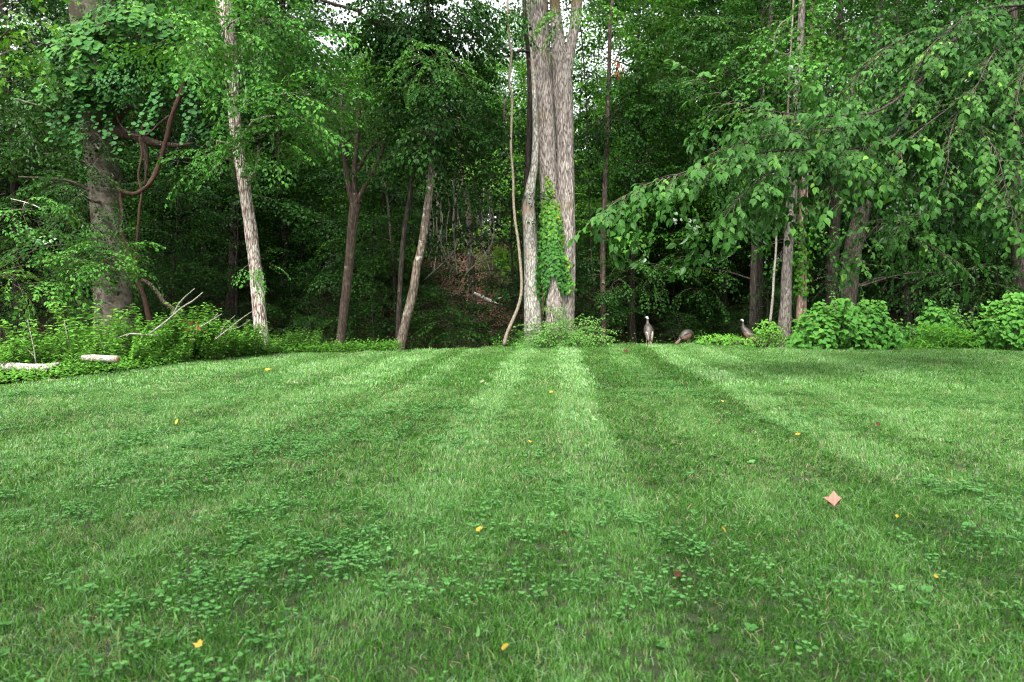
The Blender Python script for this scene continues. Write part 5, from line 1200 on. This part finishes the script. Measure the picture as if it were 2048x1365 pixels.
for px, py, tpl, L, mt, lab, cl_, up_ in (
        (1668, 1012, L_SYC, .125, M_TAN, 'large curled tan lobed leaf lying on the mown grass', 'leaf', .55),
        (953, 1060, L_OVATE, .05, M_YEL, 'yellow leaf on the grass with a broad plantain leaf below it', 'leaf', .5), (1449, 1060, L_OVATE, .05, M_YEL, 'folded bright yellow leaf standing up beside a patch of round weeds', 'leaf', .9),
        (1793, 1032, L_OVATE, .04, M_YEL, 'small yellow leaf close to the large tan lobed leaf', 'leaf', .4), (1004, 1294, L_OVATE, .045, M_YEL, 'orange-yellow pointed leaf just below the pale green split leaf', 'leaf', .7),
        (398, 1293, L_LOBED, .05, M_YEL, 'ragged yellow-green leaf low in the near grass', 'leaf', .4), (281, 1274, L_NARROW, .085, M_PALE, 'slender cream curled leaf standing in the near grass', 'leaf', .9),
        (352, 846, L_OVATE, .075, M_YEL, 'upright yellow leaf in the patch of broad clover', 'leaf', 1.1), (1099, 782, L_OVATE, .075, M_YEL, 'yellow leaf far off on the silvery mown band below the triple trunk', 'leaf', .4),
        (1446, 801, L_OVATE, .07, M_YEL, 'yellow-green leaf at the edge of the darkest mown band', 'leaf', .3), (1061, 882, L_OVATE, .055, M_YEL, 'dull yellow leaf midway down the lawn', 'leaf', .4),
        (1590, 866, L_OVATE, .06, M_YEL, 'dull yellow leaf on the lawn beyond the large tan lobed leaf', 'leaf', .3), (1870, 1152, L_OVATE, .035, M_YEL, 'small flat yellow leaf at the grass near the dark tufts', 'leaf', .2),
        (961, 763, L_OVATE, .12, M_PALE, 'whitish dead leaf far off on the lawn near the mown bands', 'leaf', .4), (1773, 771, L_OVATE, .13, M_PALE, 'cream dead leaf on the far lawn in front of the bush', 'leaf', .4), (640, 804, L_OVATE, .09, M_PALE, 'small cream dead leaf beside a dark mown band', 'leaf', .5),
        (1250, 702, L_LOBED, .17, M_RED, 'red-brown crumpled leaf at the far lawn edge near the standing bird', 'leaf', .6), (1350, 1149, L_LOBED, .05, M_RED, 'small dark red-brown leaf sunk in the near grass', 'leaf', .4), (1759, 849, L_OVATE, .09, M_RED, 'dark brown leaf halfway up the lawn', 'leaf', .5),
        (1134, 1066, L_OVATE, .035, M_RED, 'tiny red-brown leaf in the grass between the yellow leaves', 'leaf', .5), (1604, 972, L_OVATE, .045, M_RED, 'small dark brown leaf beside the large tan lobed leaf', 'leaf', .3), (1161, 942, L_OVATE, .04, M_RED, 'tiny orange-brown leaf in the middle of the lawn', 'leaf', .6),
        (955, 1272, L_NARROW, .075, M_LIME, 'pale green split leaf lying in the near clover', 'leaf', .3), (1195, 838, L_OVATE, .08, M_LIME, 'pale green leaf at the foot of the silvery mown band', 'leaf', .3), (530, 737, L_OVATE, .11, M_YEL, 'yellowish leaf far off near the weedy bank', 'leaf', .3),
        (772, 1100, L_BROAD, .075, M_LIME, 'broad pale plantain leaf standing out of the clover', 'weed', .6), (828, 1108, L_BROAD, .06, M_LIME, 'second broad pale leaf leaning beside the plantain leaf', 'weed', .7)):
    q = lawn_at(px, py + 4, .045); root = bpy.data.objects.new('plantain_leaf' if cl_ == 'weed' else 'fallen_leaf', None); COL.objects.link(root)
    root.location = q; tag(root, lab, cl_, 'leaves fallen on the lawn' if cl_ == 'leaf' else None)
    V, T = dense(tpl, 1.3 if mt is M_TAN else rng.uniform(.3, .9)); V = V + rng.normal(0, .075 if mt is M_TAN else .035, V.shape) * (len(V) > 4); az = rng.uniform(-1.2, 1.2) + (math.pi if rng.uniform() < .3 else 0)
    if mt is M_TAN: az, up_ = 0.35, 1.0
    y = np.array([(math.sin(az) * math.cos(up_), math.cos(az) * math.cos(up_), math.sin(up_))]); nz = np.array([(rng.normal(0, .25), -.5, 1.0)])
    V2, T2, C2 = leaves((V, T), np.zeros((1, 3)), y, nz, np.array([L]), np.array([rng.uniform(.3, .8)]))
    link('blade', mesh_np('blade', V2, T2, np.clip(C2 + rng.normal(0, .3 if mt is M_TAN else .12, len(C2)), 0, 1), mats=[mt]), root)
    st = tube(spline(np.array([np.zeros(3), -y[0] * L * .3 + (0, 0, -.004), -y[0] * L * .55 + (.004, 0, -.012)]), .01), .0011, sides=4)
    link('stalk', mesh_np('stalk', *st, mats=[M_TWIG]), root)
